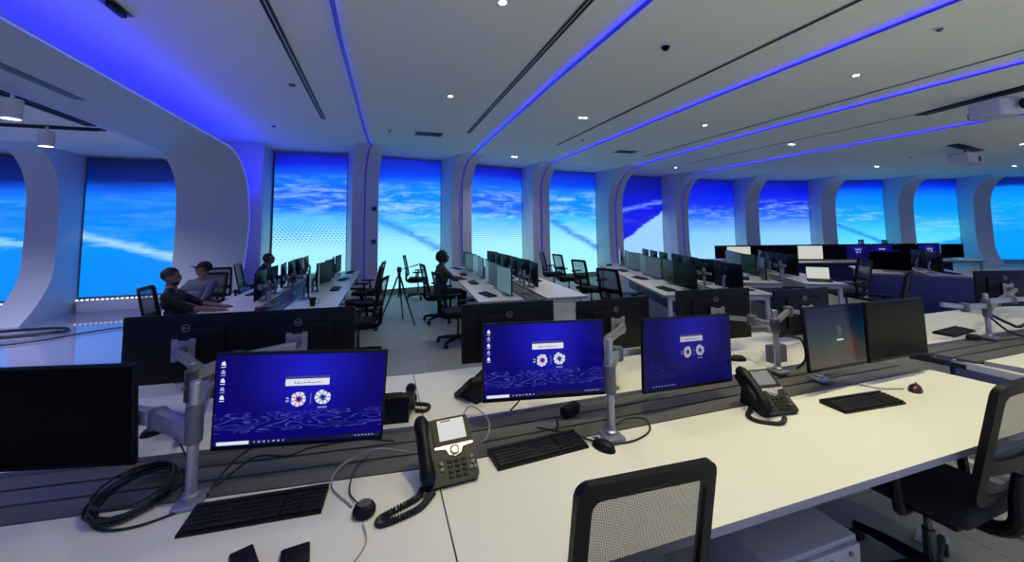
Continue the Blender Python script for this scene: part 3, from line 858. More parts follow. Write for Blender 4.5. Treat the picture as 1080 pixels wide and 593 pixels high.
# ---- monitor arms
def seg_bm(a, b, r, flat=1.):
    a, b = Vector(a), Vector(b); d = b-a
    bm = bmesh.new(); box(bm, (0, 0, 0), (d.length+r*1.2, r*1.5, r*2*flat), r*.45, 2)
    q = d.to_track_quat('X', 'Z').to_matrix()
    bmesh.ops.rotate(bm, cent=(0, 0, 0), matrix=q, verts=bm.verts); bmesh.ops.translate(bm, vec=(a+b)/2, verts=bm.verts)
    return bm
def arm(label, base, ztop, mons, za, elbow=.16, side=(1, -1), group='silver monitor arms', thick=.022, plate=True):
    """a clamp and pole on the worktop; one folding arm per monitor, ending in a plate on its back"""
    bx, by = base
    t = empty('monitor_mount', (bx, by, DESK), 0, label, 'monitor arm', group)
    h = ztop-DESK
    obj('clamp', bev_all(Bx((0, 0, .009), (.085, .1, .018)), .006), M['arm'], t)
    obj('pole', Lt([(.026, .0), (.026, .03), (.0175, .036), (.0175, h-.004), (.0145, h), (0, h)], seg=20), M['arm'], t)
    for i, mo in enumerate(mons):
        z = za[i]-DESK
        obj('collar', Lt([(.022, z-.04), (.027, z-.035), (.027, z+.025), (.022, z+.03)], seg=20), M['arm_dark'], t)
        if isinstance(mo, bpy.types.Object):
            bpy.context.view_layer.update()
            mw = mo.matrix_basis
            bk = mw @ Vector((0, .042, 0)); bk2 = mw @ Vector((0, .1, 0))
            nrm = (bk2-bk).normalized()
        else: bk = Vector(mo); bk2 = bk+Vector((0, .02, 0)); nrm = None
        o = Vector((bx, by, DESK))
        p0 = Vector((0, 0, z)); p2 = bk2-o; p2.z = max(p2.z, .06)
        sv = side[i]; mid = (p0+p2)/2; dd = Vector((p2.x, p2.y, 0)); perp = Vector((-dd.y, dd.x, 0)).normalized()
        p1 = (Vector((sv[0], sv[1], z)) if isinstance(sv, tuple) else mid+perp*elbow*sv); p1.z = z
        s1 = obj('lower_arm', seg_bm(p0, p1, thick), M['arm'], t)
        obj('joint', Lt([(.026, -.035), (.03, -.03), (.03, .028), (.026, .033), (0, .033)], (p1.x, p1.y, p1.z), 18), M['arm_dark'], t)
        p1b = p1+Vector((0, 0, .0)); q2 = p2.copy()
        obj('upper_arm', seg_bm(p1b, q2, thick*.85), M['arm'], t)
        if nrm is not None and plate:
            bm = bmesh.new()
            # plate with four notched lugs
            box(bm, (0, .005, 0), (.062, .008, .1), .002, 1)
            for sx in (-1, 1): box(bm, (sx*.042, .005, 0), (.03, .008, .12), .003, 1)
            pl = obj('plate', bm, M['arm'], t)
            rot = mw.to_3x3().normalized()
            pl.matrix_basis = Matrix.Translation(mw @ Vector((0, .0405, 0))-o) @ rot.to_4x4()
            hb = Lt([(.024, 0), (.024, .05), (.018, .058), (0, .058)], seg=18, mat=Matrix.Rotation(-PI/2, 3, 'X'))
            hd = obj('tilt_head', hb, M['arm_dark'], t); hd.matrix_basis = Matrix.Translation(mw @ Vector((0, .049, 0))-o) @ rot.to_4x4()
    return t
arm('silver monitor arm at lower left beside the coiled cable', (-.605, 1.725), 1.15, [m0, m1], (.98, 1.04), side=((-.17, .16), (-.05, .23)), elbow=.16, thick=.034)
arm('tall silver monitor arm pole right of the centre monitor', (.99, 1.615), 1.17, [m2, m3], (.97, 1.03), side=((.13, .25), (.17, .2)), elbow=.14, thick=.022)
arm('silver arm pole half hidden under the murky picture monitor', (2.53, 1.77), 1.0, [m4, m5], (.95, .985), side=(1, 1), elbow=.05, thick=.02)
arm('silver rear arm bracket holding the leftmost charcoal monitor', (-.8, 2.23), 1.08, [BACKS[0], BACKS[1]], (.95, 1.02), side=(-1, 1), elbow=.1, thick=.026)
arm('silver rear arm between the centre and dimmer blue monitors', (1.28, 2.1), .98, [BACKS[2], BACKS[3]], (.87, .93), side=(-1, 1), elbow=.08, thick=.03)
arm('silver rear arm pole standing left of the murky picture monitor', (2.42, 1.95), 1.13, [BACKS[4], BACKS[5]], (1.03, 1.05), side=(-1, 1), elbow=.05, thick=.018)
ea = arm('empty double monitor arm on the bench at the right edge', (4.7, 1.92), 1.1, [(4.25, 1.96, 1.03), (5.4, 1.85, 1.02), BACKS[6]], (1.0, 1.03, .95), side=(.0, .1, .3), elbow=.14, thick=.022)

# empty arms standing along the far benches
ec = arm('empty monitor arm at the near end of the three men\'s bench', (-1.3, 5.75), 1.06, [(-1.27, 6.06, .98), (-1.33, 5.45, 1.0)], (.97, 1.0), side=(.5, -.5), elbow=.1, thick=.02)
for x, y, rz, l in ((-1.2, 6.62, -6, 'empty monitor arm on the three men\'s bench, second from its near end'), (2.02, 5.55, -4, 'empty monitor arm at the near end of the seated woman\'s bench'),
                    (2.09, 6.45, 2, 'empty monitor arm on the seated woman\'s bench, second from its near end'), (4.58, 4.78, -20, 'empty monitor arm at the near end of the slanting centre-right bench'),
                    (6.6, 5.15, -32, 'empty monitor arm at the near end of the next slanting bench')):
    dup(ec, (x, y, DESK), R(rz), l)

# ---- keyboards, mice, phones
def make_keyboard(label, group=None):
    t = empty('keyboard', (0, 0, DESK), 0, label, 'keyboard', group)
    bm = Pr([(-.205, -.066, 0), (-.205, .066, 0), (-.205, .066, .02), (-.205, -.066, .009)], (.41, 0, 0)); bev_all(bm, .003, 2); obj('body', bm, M['black'], t)
    bm = bmesh.new(); sl = math.atan2(.011, .132)
    rows = [(-.05, [1.3, 1.2, 1.2, 5.6, 1.2, 1.2, 1.3]), (-.031, [2.2]+[1]*10+[2.0]), (-.012, [1.6]+[1]*11+[1.6]), (.007, [1.4]+[1]*12+[1.1]), (.026, [1]*13+[1.6]), (.05, [1]*14)]
    for y, ks in rows:
        tot = sum(ks); x = -.197; u = .272/tot
        for kk in ks:
            box(bm, (x+u*kk/2, y, .0145+(y)*.0833+.004), (u*kk-.0022, .0155, .006), .0012, 1); x += u*kk
        for j in range(3): box(bm, (.092+j*.0165, y, .0145+y*.0833+.004), (.0143, .0155, .006), .0012, 1)
        for j in range(4): box(bm, (.146+j*.0165, y, .0145+y*.0833+.004), (.0143, .0155, .006), .0012, 1)
    obj('keys', bm, M['key'], t, smooth=0)
    return t
def half_egg(w, l, h, nu=12, nv=7):
    bm = bmesh.new(); rings = []
    for j in range(nv):
        a = PI/2*j/nv; rr_ = math.cos(a)**.8; z = h*math.sin(a)
        rings.append([bm.verts.new((w/2*rr_*math.cos(2*PI*k/nu*1.)*(1-.1*math.sin(2*PI*k/nu)), l/2*rr_*math.sin(2*PI*k/nu), z)) for k in range(nu)])
    top = bm.verts.new((0, 0, h))
    for A_, B_ in zip(rings, rings[1:]):
        for k in range(nu): bm.faces.new((A_[k], A_[(k+1) % nu], B_[(k+1) % nu], B_[k]))
    for k in range(nu): bm.faces.new((rings[-1][k], rings[-1][(k+1) % nu], top))
    bm.faces.new(rings[0][::-1]); return bm
def make_mouse(label, mat='black', group=None):
    t = empty('mouse', (0, 0, DESK), 0, label, 'mouse', group)
    obj('shell', half_egg(.062, .11, .036, 20, 8), M[mat], t, smooth=60)
    obj('wheel', Lt([(.0095, -.003), (.0105, 0), (.0095, .003)], (0, .03, .03), 14, Matrix.Rotation(PI/2, 3, 'Y')), M['arm_dark'], t)
    obj('button_seam', Bx((0, .037, .029), (.0012, .03, .006)), M['slot'], t)
    return t
kb = make_keyboard('black keyboard at lower left in front of the bright monitor')
kb.location = (-.37, 1.6, DESK); kb.rotation_euler = (0, 0, R(-4))
KB = [((.645, 1.625), 4, 'black keyboard in the centre, between desk phone and arm pole'), ((2.4, 1.47), -4, 'black keyboard on the right, beside the maroon mouse'),
      ((4.68, 2.12), 6, 'black keyboard on the right-hand bench left of the empty arm')]
for (x, y), a_, l in KB:
    o = dup(kb, (x, y, DESK), R(a_), l)
ms = make_mouse('black mouse at the foot of the tall silver arm pole'); ms.location = (.91, 1.55, DESK); ms.rotation_euler = (0, 0, R(28))
o = make_mouse('dark maroon mouse at the right end of the lit bench', 'mouse_red'); o.location = (2.86, 1.48, DESK); o.rotation_euler = (0, 0, R(-70))
dup(ms, (-.98, 2.36, DESK), R(-50), 'black mouse on the rear worktop beside the leftmost bracket')
dup(ms, (2.38, 2.21, DESK), R(75), 'dark mouse on the rear worktop right of the dimmer blue monitor')
dup(ms, (4.58, 1.96, DESK), R(60), 'small mouse in front of the keyboard on the right-hand bench')
t = empty('speaker_puck', (-.035, 1.47, DESK), 0, 'round black puck with wires between keyboard and desk phone', 'puck')
obj('body', Lt([(.03, 0), (.036, .006), (.037, .018), (.03, .03), (.014, .036), (0, .037)], seg=28), M['black'], t)
obj('ring', Lt([(.02, .034), (.022, .0365), (.018, .0375)], seg=24), M['arm_dark'], t)

def make_phone(label, lcd='phone_lcd', keys=True):
    t = empty('desk_phone', (0, 0, DESK), 0, label, 'desk phone')
    # wedge body, screen end raised
    tl = R(38)
    rot = Matrix.Rotation(tl, 3, 'X')
    def up(bm): 
        bmesh.ops.rotate(bm, cent=(0, 0, 0), matrix=rot, verts=bm.verts); bmesh.ops.translate(bm, vec=(0, -.07, .012), verts=bm.verts); return bm
    L = .21
    def slab(pts, z0, z1):
        return Pr([(a, b, z0) for a, b in pts], (0, 0, z1-z0))
    body = [(x+.02, y+L/2) for x, y in rrect(.185, L, .018)]
    bm = slab(body, -.024, 0); bev_all(bm, .004, 2, 60); obj('body', up(bm), M['phone'], t)
    obj('stand', bev_all(Pr([(-.05, -.06, 0), (-.05, .1, 0), (-.05, .082, .1), (-.05, .06, .1)], (.13, 0, 0)), .004), M['black'], t)
    # display end
    bm = slab([(x+.045, y+.163) for x, y in rrect(.13, .092, .01)], 0, .004); bz = obj('display_bezel', up(bm), M['black'], t)
    bm = slab([(x+.047, y+.166) for x, y in rrect(.094, .07, .003)], .004, .0052); obj('display', up(bm), M[lcd], bz, smooth=0)
    bm = slab([(x+.03, y+.196) for x, y in rrect(.036, .005, .002)], .0052, .0058); obj('display_text', up(bm), M['arm_dark'], bz, smooth=0)
    # silver wave between display and keypad
    pts = [(-.02, .116), (.112, .116), (.112, .108), (.075, .104), (.065, .086), (.045, .078), (.025, .086), (.015, .104), (-.02, .108)]
    obj('silver_trim', up(slab(pts, 0, .003)), M['silver'], t)
    bm = Lt([(.015, 0), (.0155, .005), (.011, .007), (.01, .005), (0, .005)], (.045, .098, .002), 22); obj('navigation_button', up(bm), M['silver'], t)
    bm = bmesh.new()
    for r_ in range(4):
        for c_ in range(3): box(bm, (.022+c_*.023, .066-r_*.0155, .002), (.017, .010, .004), .002, 1)
    obj('keypad', up(bm), M['black'], t)
    for x_, y_ in ((-.006, .062), (-.006, .045), (.098, .066), (.098, .05), (.104, .034), (.088, .034)):
        obj('side_button', up(Lt([(.0065, 0), (.0065, .004), (0, .0048)], (x_, y_, 0), 12)), M['arm_dark'], t)
    # handset along the left edge
    hs = []
    for k in range(13):
        q = k/12; hs.append((-.062, .005+q*.205, .014+.022*math.sin(PI*q)))
    bm = T(hs, [.021, .027, .028, .024, .02, .019, .019, .019, .02, .024, .028, .027, .021], 14); bmesh.ops.scale(bm, vec=(.92, 1, 1), verts=bm.verts)
    obj('handset', up(bm), M['black'], t, smooth=60)
    return t
def coil_cord(a, mids, b, r=.0042, R_=.0065, turns=64):
    P = spline([a]+mids+[b], 14); n = len(P); bm = bmesh.new(); pts = []
    N2 = turns*8
    for i in range(N2+1):
        f = i/N2*(n-1); k = min(int(f), n-2); p_ = P[k].lerp(P[k+1], f-k); d = (P[k+1]-P[k]).normalized()
        s_ = d.cross(Vector((0, 0, 1))).normalized(); u_ = s_.cross(d)
        a_ = i*2*PI/8; pts.append(p_+s_*R_*math.cos(a_)+u_*R_*math.sin(a_)+Vector((0, 0, R_)))
    tube(bm, pts, r, 5); return bm
ph = make_phone('black desk phone with lit display in the foreground beside the round puck'); ph.location = (.235, 1.585, DESK); ph.scale = (1.14,)*3; ph.rotation_euler = (0, 0, R(4))
obj('cord', coil_cord((-.075, -.06, .006), [(-.1, -.09, .002), (-.2, -.13, .0), (-.195, -.155, .0), (-.1, -.135, 0)], (-.045, -.085, .004)), M['rubber'], ph)
ph2 = make_phone('black desk phone on the right, in front of the murky picture monitor', 'phone_lcd_dim'); ph2.location = (1.87, 1.585, DESK); ph2.scale = (1.12,)*3; ph2.rotation_euler = (0, 0, R(-7))
obj('cord', coil_cord((-.08, .0, .006), [(-.13, -.04, 0), (-.13, -.09, 0), (-.06, -.13, 0)], (.0, -.1, .004)), M['rubber'], ph2)
ph3 = make_phone('black desk phone seen from behind, right of the lower-left bright monitor'); ph3.location = (.11, 2.17, DESK); ph3.rotation_euler = (0, 0, R(172))
obj('cord', coil_cord((-.075, -.0, .006), [(-.13, -.0, 0), (-.14, -.06, 0)], (-.07, -.09, .004)), M['rubber'], ph3)
ph4 = make_phone('black desk phone seen from behind, left of the centre bright monitor'); ph4.location = (.53, 2.27, DESK); ph4.rotation_euler = (0, 0, R(205))
obj('cord', coil_cord((-.075, -.0, .006), [(-.12, -.03, 0), (-.13, -.09, 0)], (-.07, -.09, .004)), M['rubber'], ph4)

# small things on the benches
t = empty('display_card', (2.6, 2.1, DESK), R(-4), 'grey purple upright box on the rear worktop behind the arm pole', 'box')
obj('shell', bev_all(Bx((0, 0, .055), (.13, .05, .11)), .003), M['card'], t)
obj('flap', Bx((0, 0, .1115), (.128, .047, .003), .001), M['card'], t)
t = empty('cable_adapter', (.93, 1.9, DESK-.012), R(30), 'black adapter lump with leads under the centre monitor', 'adapter')
obj('body', bev_all(Bx((0, 0, .025), (.12, .055, .05)), .014, 3), M['black'], t)
obj('lead', T([(-.05, 0, .02), (-.1, .01, .012), (-.15, -.03, .006), (-.2, -.03, .004)], .005, 6, smooth=5), M['rubber'], t)
def case(x, y, rz, label, s):
    t = empty('small_case', (x, y, DESK), R(rz), label, 'case')
    obj('body', bev_all(Bx((0, 0, s[2]/2), s), .006, 2), M['black'], t)
    obj('lid_seam', Bx((0, 0, s[2]*.6), (s[0]+.001, s[1]+.001, .0015)), M['arm_dark'], t)
case(-.345, 1.355, 24, 'small black case at the bottom edge, left of the flatter one', (.06, .09, .03))
case(-.215, 1.34, 8, 'flat black case at the bottom edge, right of the taller one', (.075, .08, .016))

# loose cables
def cable(name, label, pts, r=.004, mat='rubber', loc=(0, 0, DESK)):
    k_ = 1.274 if loc[2] > .5 else 1.136
    bm = T([Vector((p_[0]*k_-loc[0], p_[1]*k_-loc[1], p_[2])) for p_ in pts], r, 7, smooth=7)
    o = obj(name, bm, M[mat], loc=loc, smooth=60); return tag(o, label, 'cable')
pts = []; rr = random.Random(5)
cx, cy = -.80, 1.83
for k in range(7*16):
    a_ = k*2*PI/16; g_ = k//16
    rx = .105+.012*math.sin(g_*2.1); ry = .155+.014*math.cos(g_*1.7)
    pts.append((cx+rx*math.cos(a_)+.01*math.sin(g_), cy+ry*math.sin(a_)+.008*math.cos(g_*1.3), .007+.0065*g_*(.6+.4*math.sin(a_*.5+g_))+.004))
o = obj('coiled_cable', T([Vector(p_)-Vector((cx, cy, 0)) for p_ in pts], .0048, 6), M['rubber'], loc=(cx, cy, DESK), smooth=60); tag(o, 'thick coil of black cable lying over the tray at lower left', 'cable')
cable('loose_cable', 'thin loop of cable hanging below the black coil at lower left', [(-.72, 1.42, .006), (-.66, 1.32, .005), (-.57, 1.29, .005), (-.47, 1.33, .005), (-.44, 1.37, .01)], .004)
cable('loose_cable', 'thin black cable from the lower left arm to the rear mouse', [(-.51, 1.39, .008), (-.53, 1.5, .02), (-.6, 1.62, .05), (-.65, 1.72, .02), (-.72, 1.84, .008)], .0035)
cable('loose_cable', 'pale cable arching from the tray to the round puck', [(.1, 1.4, .01), (-.0, 1.42, .03), (-.1, 1.39, .012), (-.12, 1.3, .005), (-.06, 1.19, .005)], .003, 'white_cable')
cable('loose_cable', 'black cable running from the round puck toward the tray', [(-.045, 1.19, .01), (-.07, 1.26, .005), (-.06, 1.36, .01), (-.02, 1.42, .012)], .0026)
cable('loose_cable', 'thin grey lead trailing from the puck to the bottom edge', [(-.03, 1.115, .008), (-.02, 1.05, .004), (-.05, .99, .004), (-.09, .95, .004)], .0022, 'white_cable')
cable('loose_cable', 'black cable from the centre keyboard to the tall pole mouse', [(.55, 1.4, .015), (.6, 1.36, .014), (.66, 1.3, .012), (.7, 1.255, .01)], .0045)
cable('loose_cable', 'black cable looping right from the foot of the tall pole', [(.74, 1.22, .008), (.84, 1.22, .005), (.93, 1.26, .005), (.96, 1.33, .01), (.9, 1.36, .006), (.85, 1.35, -.005)], .004)
cable('loose_cable', 'pale cable looped behind the foreground desk phone', [(.29, 1.36, .01), (.34, 1.33, .05), (.37, 1.4, .08), (.33, 1.5, .1), (.29, 1.5, .05)], .0028, 'white_cable')
cable('loose_cable', 'black cable from the rear phone toward the centre monitor', [(.47, 1.72, .01), (.53, 1.68, .03), (.56, 1.6, .05), (.5, 1.55, .02)], .004)
cable('loose_cable', 'black cable hanging along the rear arm pole on the right', [(1.91, 1.49, .235), (1.95, 1.44, .225), (2.0, 1.46, .1), (1.99, 1.5, .02)], .007)
cable('loose_cable', 'thin lead of the maroon mouse reaching the tray', [(2.2, 1.18, .01), (2.12, 1.22, .006), (2.08, 1.28, .006), (2.03, 1.31, .006)], .0025)
cable('loose_cable', 'tangle lead behind the lower left bright monitor', [(-.44, 1.42, .0), (-.36, 1.5, .03), (-.26, 1.44, .05), (-.2, 1.52, .02), (-.05, 1.5, .03), (.06, 1.48, .012)], .004)
cable('loose_cable', 'second tangle lead beside the lower left arm pole', [(-.45, 1.4, .0), (-.4, 1.46, .06), (-.33, 1.52, .08), (-.3, 1.58, .02)], .0035)
cable('loose_cable', 'dark cables dangling under the right empty arm', [(3.7, 1.52, .2), (3.74, 1.47, .1), (3.82, 1.45, .04), (3.9, 1.42, .01)], .008)
cable('loose_cable', 'black cable swag hanging from the right empty arm', [(3.75, 1.53, .19), (3.9, 1.5, .1), (4.05, 1.5, .06), (4.2, 1.46, .18)], .012)
# floor cable of the left wing
cable('floor_cable', 'black cable lying across the glossy white floor at left', [(-6.2, 7.3, .02), (-5.2, 7.25, .02), (-4.5, 7.2, .02), (-3.8, 7.8, .02), (-3.0, 7.75, .02), (-2.4, 7.7, .02), (-2.2, 7.0, .03)], .012, loc=(0, 0, .012))
pts = []
for k in range(3*20):
    a_ = k*2*PI/20; g_ = k//20
    pts.append((.7*math.cos(a_)+.03*math.sin(g_*2), .3*math.sin(a_)+.03*math.cos(g_*3), .03+.012*g_))
o = obj('coiled_cable', T(pts, .012, 6), M['rubber'], loc=(-5.65, 8.85, .012), smooth=60); tag(o, 'flat black cable coil on the glossy floor at left', 'cable')

# ---- chairs
def make_chair(label):
    t = empty('office_chair', (0, 0, 0), 0, label, 'chair', 'black mesh office chairs')
    # faces +y
    bm = bmesh.new(); box(bm, (0, .0, .462), (.47, .46, .07), .03, 4)
    for v_ in bm.verts:
        q = (v_.co.y/.23); v_.co.z += -.02*max(0, q)**2+.012*(v_.co.x/.235)**2; v_.co.x *= 1-.08*max(0, -q)
    obj('seat', bm, M['chair_fabric'], t)
    obj('seat_pan', bev_all(Bx((0, -.01, .415), (.36, .34, .03)), .01), M['chair_plastic'], t)
    # back frame: curved sheet outline
    def bp(u, z):       # u -1..1, z height
        f = (z-.55)/.45; wd = .222-.018*max(0, f)-.01*(1-min(1, abs(f)))
        return Vector((u*wd, -.225-.075*f-.05*f*f*.3-.03*(1-u*u)*1.0+.0, z))
    out = []
    for x_, y_ in rrect(2, 2, .17, 5):
        out.append((x_, y_))
    def mapz(v_): return .55+(v_+1)/2*.5
    def ringp(k_): return [bp(x_*k_, .80+(mapz(y_)-.80)*(1-(1-k_)*.9)) for x_, y_ in out]
    A_ = ringp(1.0); B_ = ringp(.82)
    bm = bmesh.new(); th = Vector((0, -.026, 0)); n = len(A_); q = []
    for a_, b_ in zip(A_, B_):
        q.append([bm.verts.new(a_), bm.verts.new(b_), bm.verts.new(b_+th), bm.verts.new(a_+th)])
    for i in range(n):
        a_, b_ = q[i], q[(i+1) % n]
        for k in range(4): bm.faces.new((a_[k], a_[(k+1) % 4], b_[(k+1) % 4], b_[k]))
    bf = obj('back_frame', bm, M['chair_plastic'], t, smooth=50)
    # mesh sheet
    bm = bmesh.new(); g = []
    for j in range(9):
        z = .575+(1.02-.575)*j/8; g.append([bm.verts.new(bp(-.9+1.8*i/8, z)+Vector((0, -.012, 0))) for i in range(9)])
    for j in range(8):
        for i in range(8): bm.faces.new((g[j][i], g[j][i+1], g[j+1][i+1], g[j+1][i]))
    obj('back_mesh', bm, M['mesh'], t, smooth=60)
    bm = bmesh.new(); prism(bm, [bp(u, .74)+Vector((0, -.028, 0)) for u in (-.82, -.4, 0, .4, .82)]+[bp(u, .68)+Vector((0, -.028, 0)) for u in (.82, .4, 0, -.4, -.82)], (0, .02, 0)); obj('lumbar_bar', bm, M['chair_plastic'], t)
    obj('back_support', T([(0, -.05, .40), (0, -.2, .40), (0, -.28, .45), (0, -.29, .56), (0, -.30, .66)], [.03, .03, .028, .024, .018], 10, smooth=4), M['chair_plastic'], t)
    for s in (-1, 1):
        ar = obj('armrest', bev_all(Bx((s*.27, .02, .655), (.085, .25, .03)), .012, 3), M['chair_plastic'], t)
        obj('armrest_post', T([(s*.17, -.02, .41), (s*.255, -.03, .42), (s*.27, -.03, .46), (s*.27, -.02, .65)], [.022, .022, .022, .018], 8, smooth=4), M['chair_plastic'], ar)
    obj('gas_column', Lt([(.024, .1), (.024, .26), (.016, .262), (.016, .41)], seg=14), M['steel'], t)
    hubp = Lt([(.045, .075), (.045, .12), (.03, .13)], seg=16)
    for k in range(5):
        a_ = 2*PI*k/5+.3; d = Vector((math.cos(a_), math.sin(a_), 0))
        tube(hubp, [d*.03+Vector((0, 0, .1)), d*.18+Vector((0, 0, .092)), d*.315+Vector((0, 0, .075))], [.03, .025, .017], 8)
    st = obj('star_base', hubp, M['chair_plastic'], t)
    for k in range(5):
        a_ = 2*PI*k/5+.3; d = Vector((math.cos(a_), math.sin(a_), 0)); s_ = Vector((-d.y, d.x, 0))
        bm = bmesh.new()
        for sg in (-1, 1): lathe(bm, [(0, -.009), (.027, -.009), (.029, -.005), (.029, .005), (.027, .009), (0, .009)], d*.305+s_*sg*.014+Vector((0, 0, .0295)), 14, (d.to_track_quat('X', 'Z').to_matrix() @ Matrix.Rotation(PI/2, 3, 'X')))
        tube(bm, [d*.31+Vector((0, 0, .03)), d*.312+Vector((0, 0, .075))], .009, 8)
        obj('caster', bm, M['rubber'], t)
    return t
ch = make_chair('black mesh chair back in the centre foreground, tucked at the lit bench'); ch.location = (.685, 1.25, 0); ch.rotation_euler = (0, 0, R(-3))
CH = [((2.44, 1.26), 2, 'black chair at the lower right corner under the lit bench'),
      ((1.12, 5.95), -80, 'empty black chair nearest the camera at the left of the seated woman'),
      ((.92, 10.15), -100, 'empty mesh chair in front of the cyan display beyond the tripod'),
      ((-.3, 7.3), 95, 'black mesh chair in the aisle left of the tripod, nearer one'),
      ((-.24, 8.5), 80, 'black mesh chair in the aisle left of the tripod, farther one'),
      ((-.25, 5.75), 75, 'black chair mostly hidden behind the rear monitor by the aisle'),
      ((-2.6, 8.05), -165, 'empty chair whose back shows behind the man in a cap'),
      ((4.45, 9.9), -95, 'empty mesh chair before the pale cyan display, left of the pair'),
      ((4.4, 8.9), -80, 'empty mesh chair before the pale cyan display, nearer right one'),
      ((4.05, 7.2), -75, 'dark chair at the left side of the slanting centre-right bench'),
      ((3.62, 5.5), -70, 'dark chair at the near left corner of the slanting centre-right bench'),
      ((6.6, 3.75), 20, 'black chair facing away, above the black right-hand monitor'),
      ((7.95, 5.0), 60, 'black chair back rising between the two white screens'),
      ((10.9, 3.6), 80, 'black chair between the blue panel bench and the far right bench')]
for (x, y), a_, l in CH: dup(ch, (x, y, 0), R(a_), l)

# pedestal drawers, floor sheet
M['pedestal'] = pbr('pale_grey_metal', (140, 143, 150), .45)
t = empty('drawer_pedestal', (1.42, 1.3, 0), 0, 'white drawer pedestal under the lit bench', 'drawer unit')
obj('body', bev_all(Bx((0, 0, .3), (.42, .5, .54)), .006), M['pedestal'], t)
for k in range(3):
    d_ = obj('drawer', bev_all(Bx((0, -.258, .12+k*.175), (.4, .016, .165)), .003), M['pedestal'], t)
    obj('handle', Bx((0, -.268, .175+k*.175), (.12, .008, .012), .002), M['arm_dark'], d_)
obj('lock', Lt([(.009, 0), (.009, .006), (0, .006)], (.15, -.266, .53), 14, Matrix.Rotation(PI/2, 3, 'X')), M['arm_dark'], t)
for sx in (-1, 1):
    for sy in (-1, 1): obj('caster', Lt([(.02, .0), (.02, .03)], (sx*.17, sy*.2, 0), 12), M['rubber'], t)
t = Pr([(a_, b_, 0) for a_, b_ in rrect(.15, .12, .006)], (0, 0, .004)); o = obj('floor_sheet', t, M['paper'], loc=(2.79, 1.43, .006), rot=(0, 0, R(20))); tag(o, 'pale square sheet lying on the dark floor at lower right', 'sheet')

# ---- the benches behind, each with its monitors and keyboards
far_mon = make_monitor('temporary', 'glass_off', group='dark monitors on the far benches')
def far_stand(t):
    obj('stand_neck', T([(0, .045, 0), (0, .075, -.06), (0, .07, -.2)], [.02, .018, .018], 8), M['arm'], t)
    obj('stand_foot', bev_all(Bx((0, .05, -.204), (.2, .14, .012)), .004), M['arm'], t)
far_stand(far_mon)
far_lit = {}
for k_, lab in (('screen_pale', 'pale'), ('screen_white', 'white'), ('wall_dim', 'blue'), ('screen_grey', 'grey')):
    o = make_monitor('temporary', k_, group='lit monitors on the far benches'); far_stand(o); far_lit[k_] = o
    if k_ == 'wall_dim': desktop_graphics(o, dim=True)
far_lit['glass_off'] = far_mon
used_first = set()
ORD = ['first', 'second', 'third', 'fourth', 'fifth', 'sixth', 'seventh', 'eighth', 'ninth', 'tenth', 'eleventh', 'twelfth']
far_kb_n = [0]
def place_mon(kind, x, y, rz, label, z=.95):
    src = far_lit[kind]
    if kind not in used_first: used_first.add(kind); o = src; o['label'] = label
    else: o = dup(src, label=label)
    o.location = (x, y, z); o.rotation_euler = (0, 0, rz); return o
NAMES = {'glass_off': 'black', 'screen_pale': 'pale teal', 'screen_white': 'white-lit', 'wall_dim': 'blue-lit', 'screen_grey': 'grey-lit'}
def far_bench(phrase, label, x, y, yaw, n, near_kinds, far_kinds, sec=1.6, jit=13, kbs=True, side_names=('left', 'right'), panel='white_metal', face=None):
    """x, y: middle of the near end; the bench runs away from there along yaw (0 = +y, positive turns to +x)"""
    d = Vector((math.sin(yaw), math.cos(yaw), 0)); s = Vector((d.y, -d.x, 0))   # s: right-hand side
    o = bench(label, x, y, PI/2-yaw, n*sec, 'far desk benches', wf=.6, wr=.6, gap=.32, end_panel=panel)
    q = random.Random(int(x*100)+int(y*10))
    for sd, kinds in ((-1, near_kinds), (1, far_kinds)):
        for i, kind in enumerate(kinds):
            if kind is None: continue
            a_ = .4+i*.655
            p_ = Vector((x, y, 0))+d*a_+s*sd*(.29+q.uniform(0, .05))
            # a monitor on the right half faces right: its front (-y local) points to s*sd
            rz = (math.atan2(s.y*sd, s.x*sd) if face is None or sd > 0 else math.atan2(face[1], face[0]))+PI/2+R(q.uniform(-jit, jit))
            place_mon(kind, p_.x, p_.y, rz, '%s monitor on %s, %s from its near end on the %s' % (NAMES[kind], phrase, ORD[i], side_names[0 if sd < 0 else 1]), z=.955)
            if kbs and i % 2 == 0 and (face is None or sd > 0):
                p_ = Vector((x, y, 0))+d*(a_+.1)+s*sd*.56
                c = dup(kb, (p_.x, p_.y, DESK), rz+R(q.uniform(-8, 8)), 'keyboard on %s, %s from its near end on the %s' % (phrase, ORD[i//2], side_names[0 if sd < 0 else 1]), 'keyboards on the far benches')
    return o
g, p_, w_, b_, y_ = 'glass_off', 'screen_pale', 'screen_white', 'wall_dim', 'screen_grey'
far_bench("the three men's bench", 'long white bench at left where three men sit', -1.24, 5.2, R(1), 3, [None, g, g, g, g, g, g], [None, p_, p_, g, g, g, g], panel='bench_metal')
far_bench("the seated woman's bench", 'long white bench in the centre beside the seated woman', 1.98, 5.0, R(4), 3, [p_, y_, p_, y_, p_, y_, g], [None, g, g, g, g, g, g])
far_bench('the slanting centre-right bench', 'slanting white bench right of centre, behind the rear monitors', 4.42, 4.35, R(20), 3, [g, g, y_, y_, y_, y_, p_], [g, g, g, w_, g, w_, g])
far_bench('the next slanting bench', 'second slanting white bench to the right, behind the rear arm pole', 6.35, 4.75, R(32), 2, [g, g, g, g], [None, g, g, g])
far_bench('the blue-panelled bench', 'white bench with dark blue end panel, above the black right-hand monitor', 9.45, 4.7, R(50), 1, [g, b_], [g, g], face=(-.9, -.45))
far_bench('the far right bench', 'white bench at the far right edge, its blue screens in view', 12.4, 2.95, R(62), 3, [b_, b_, g, b_, g, g, g], [g, g, g, g, g, g, g], face=(-.8, -.6))
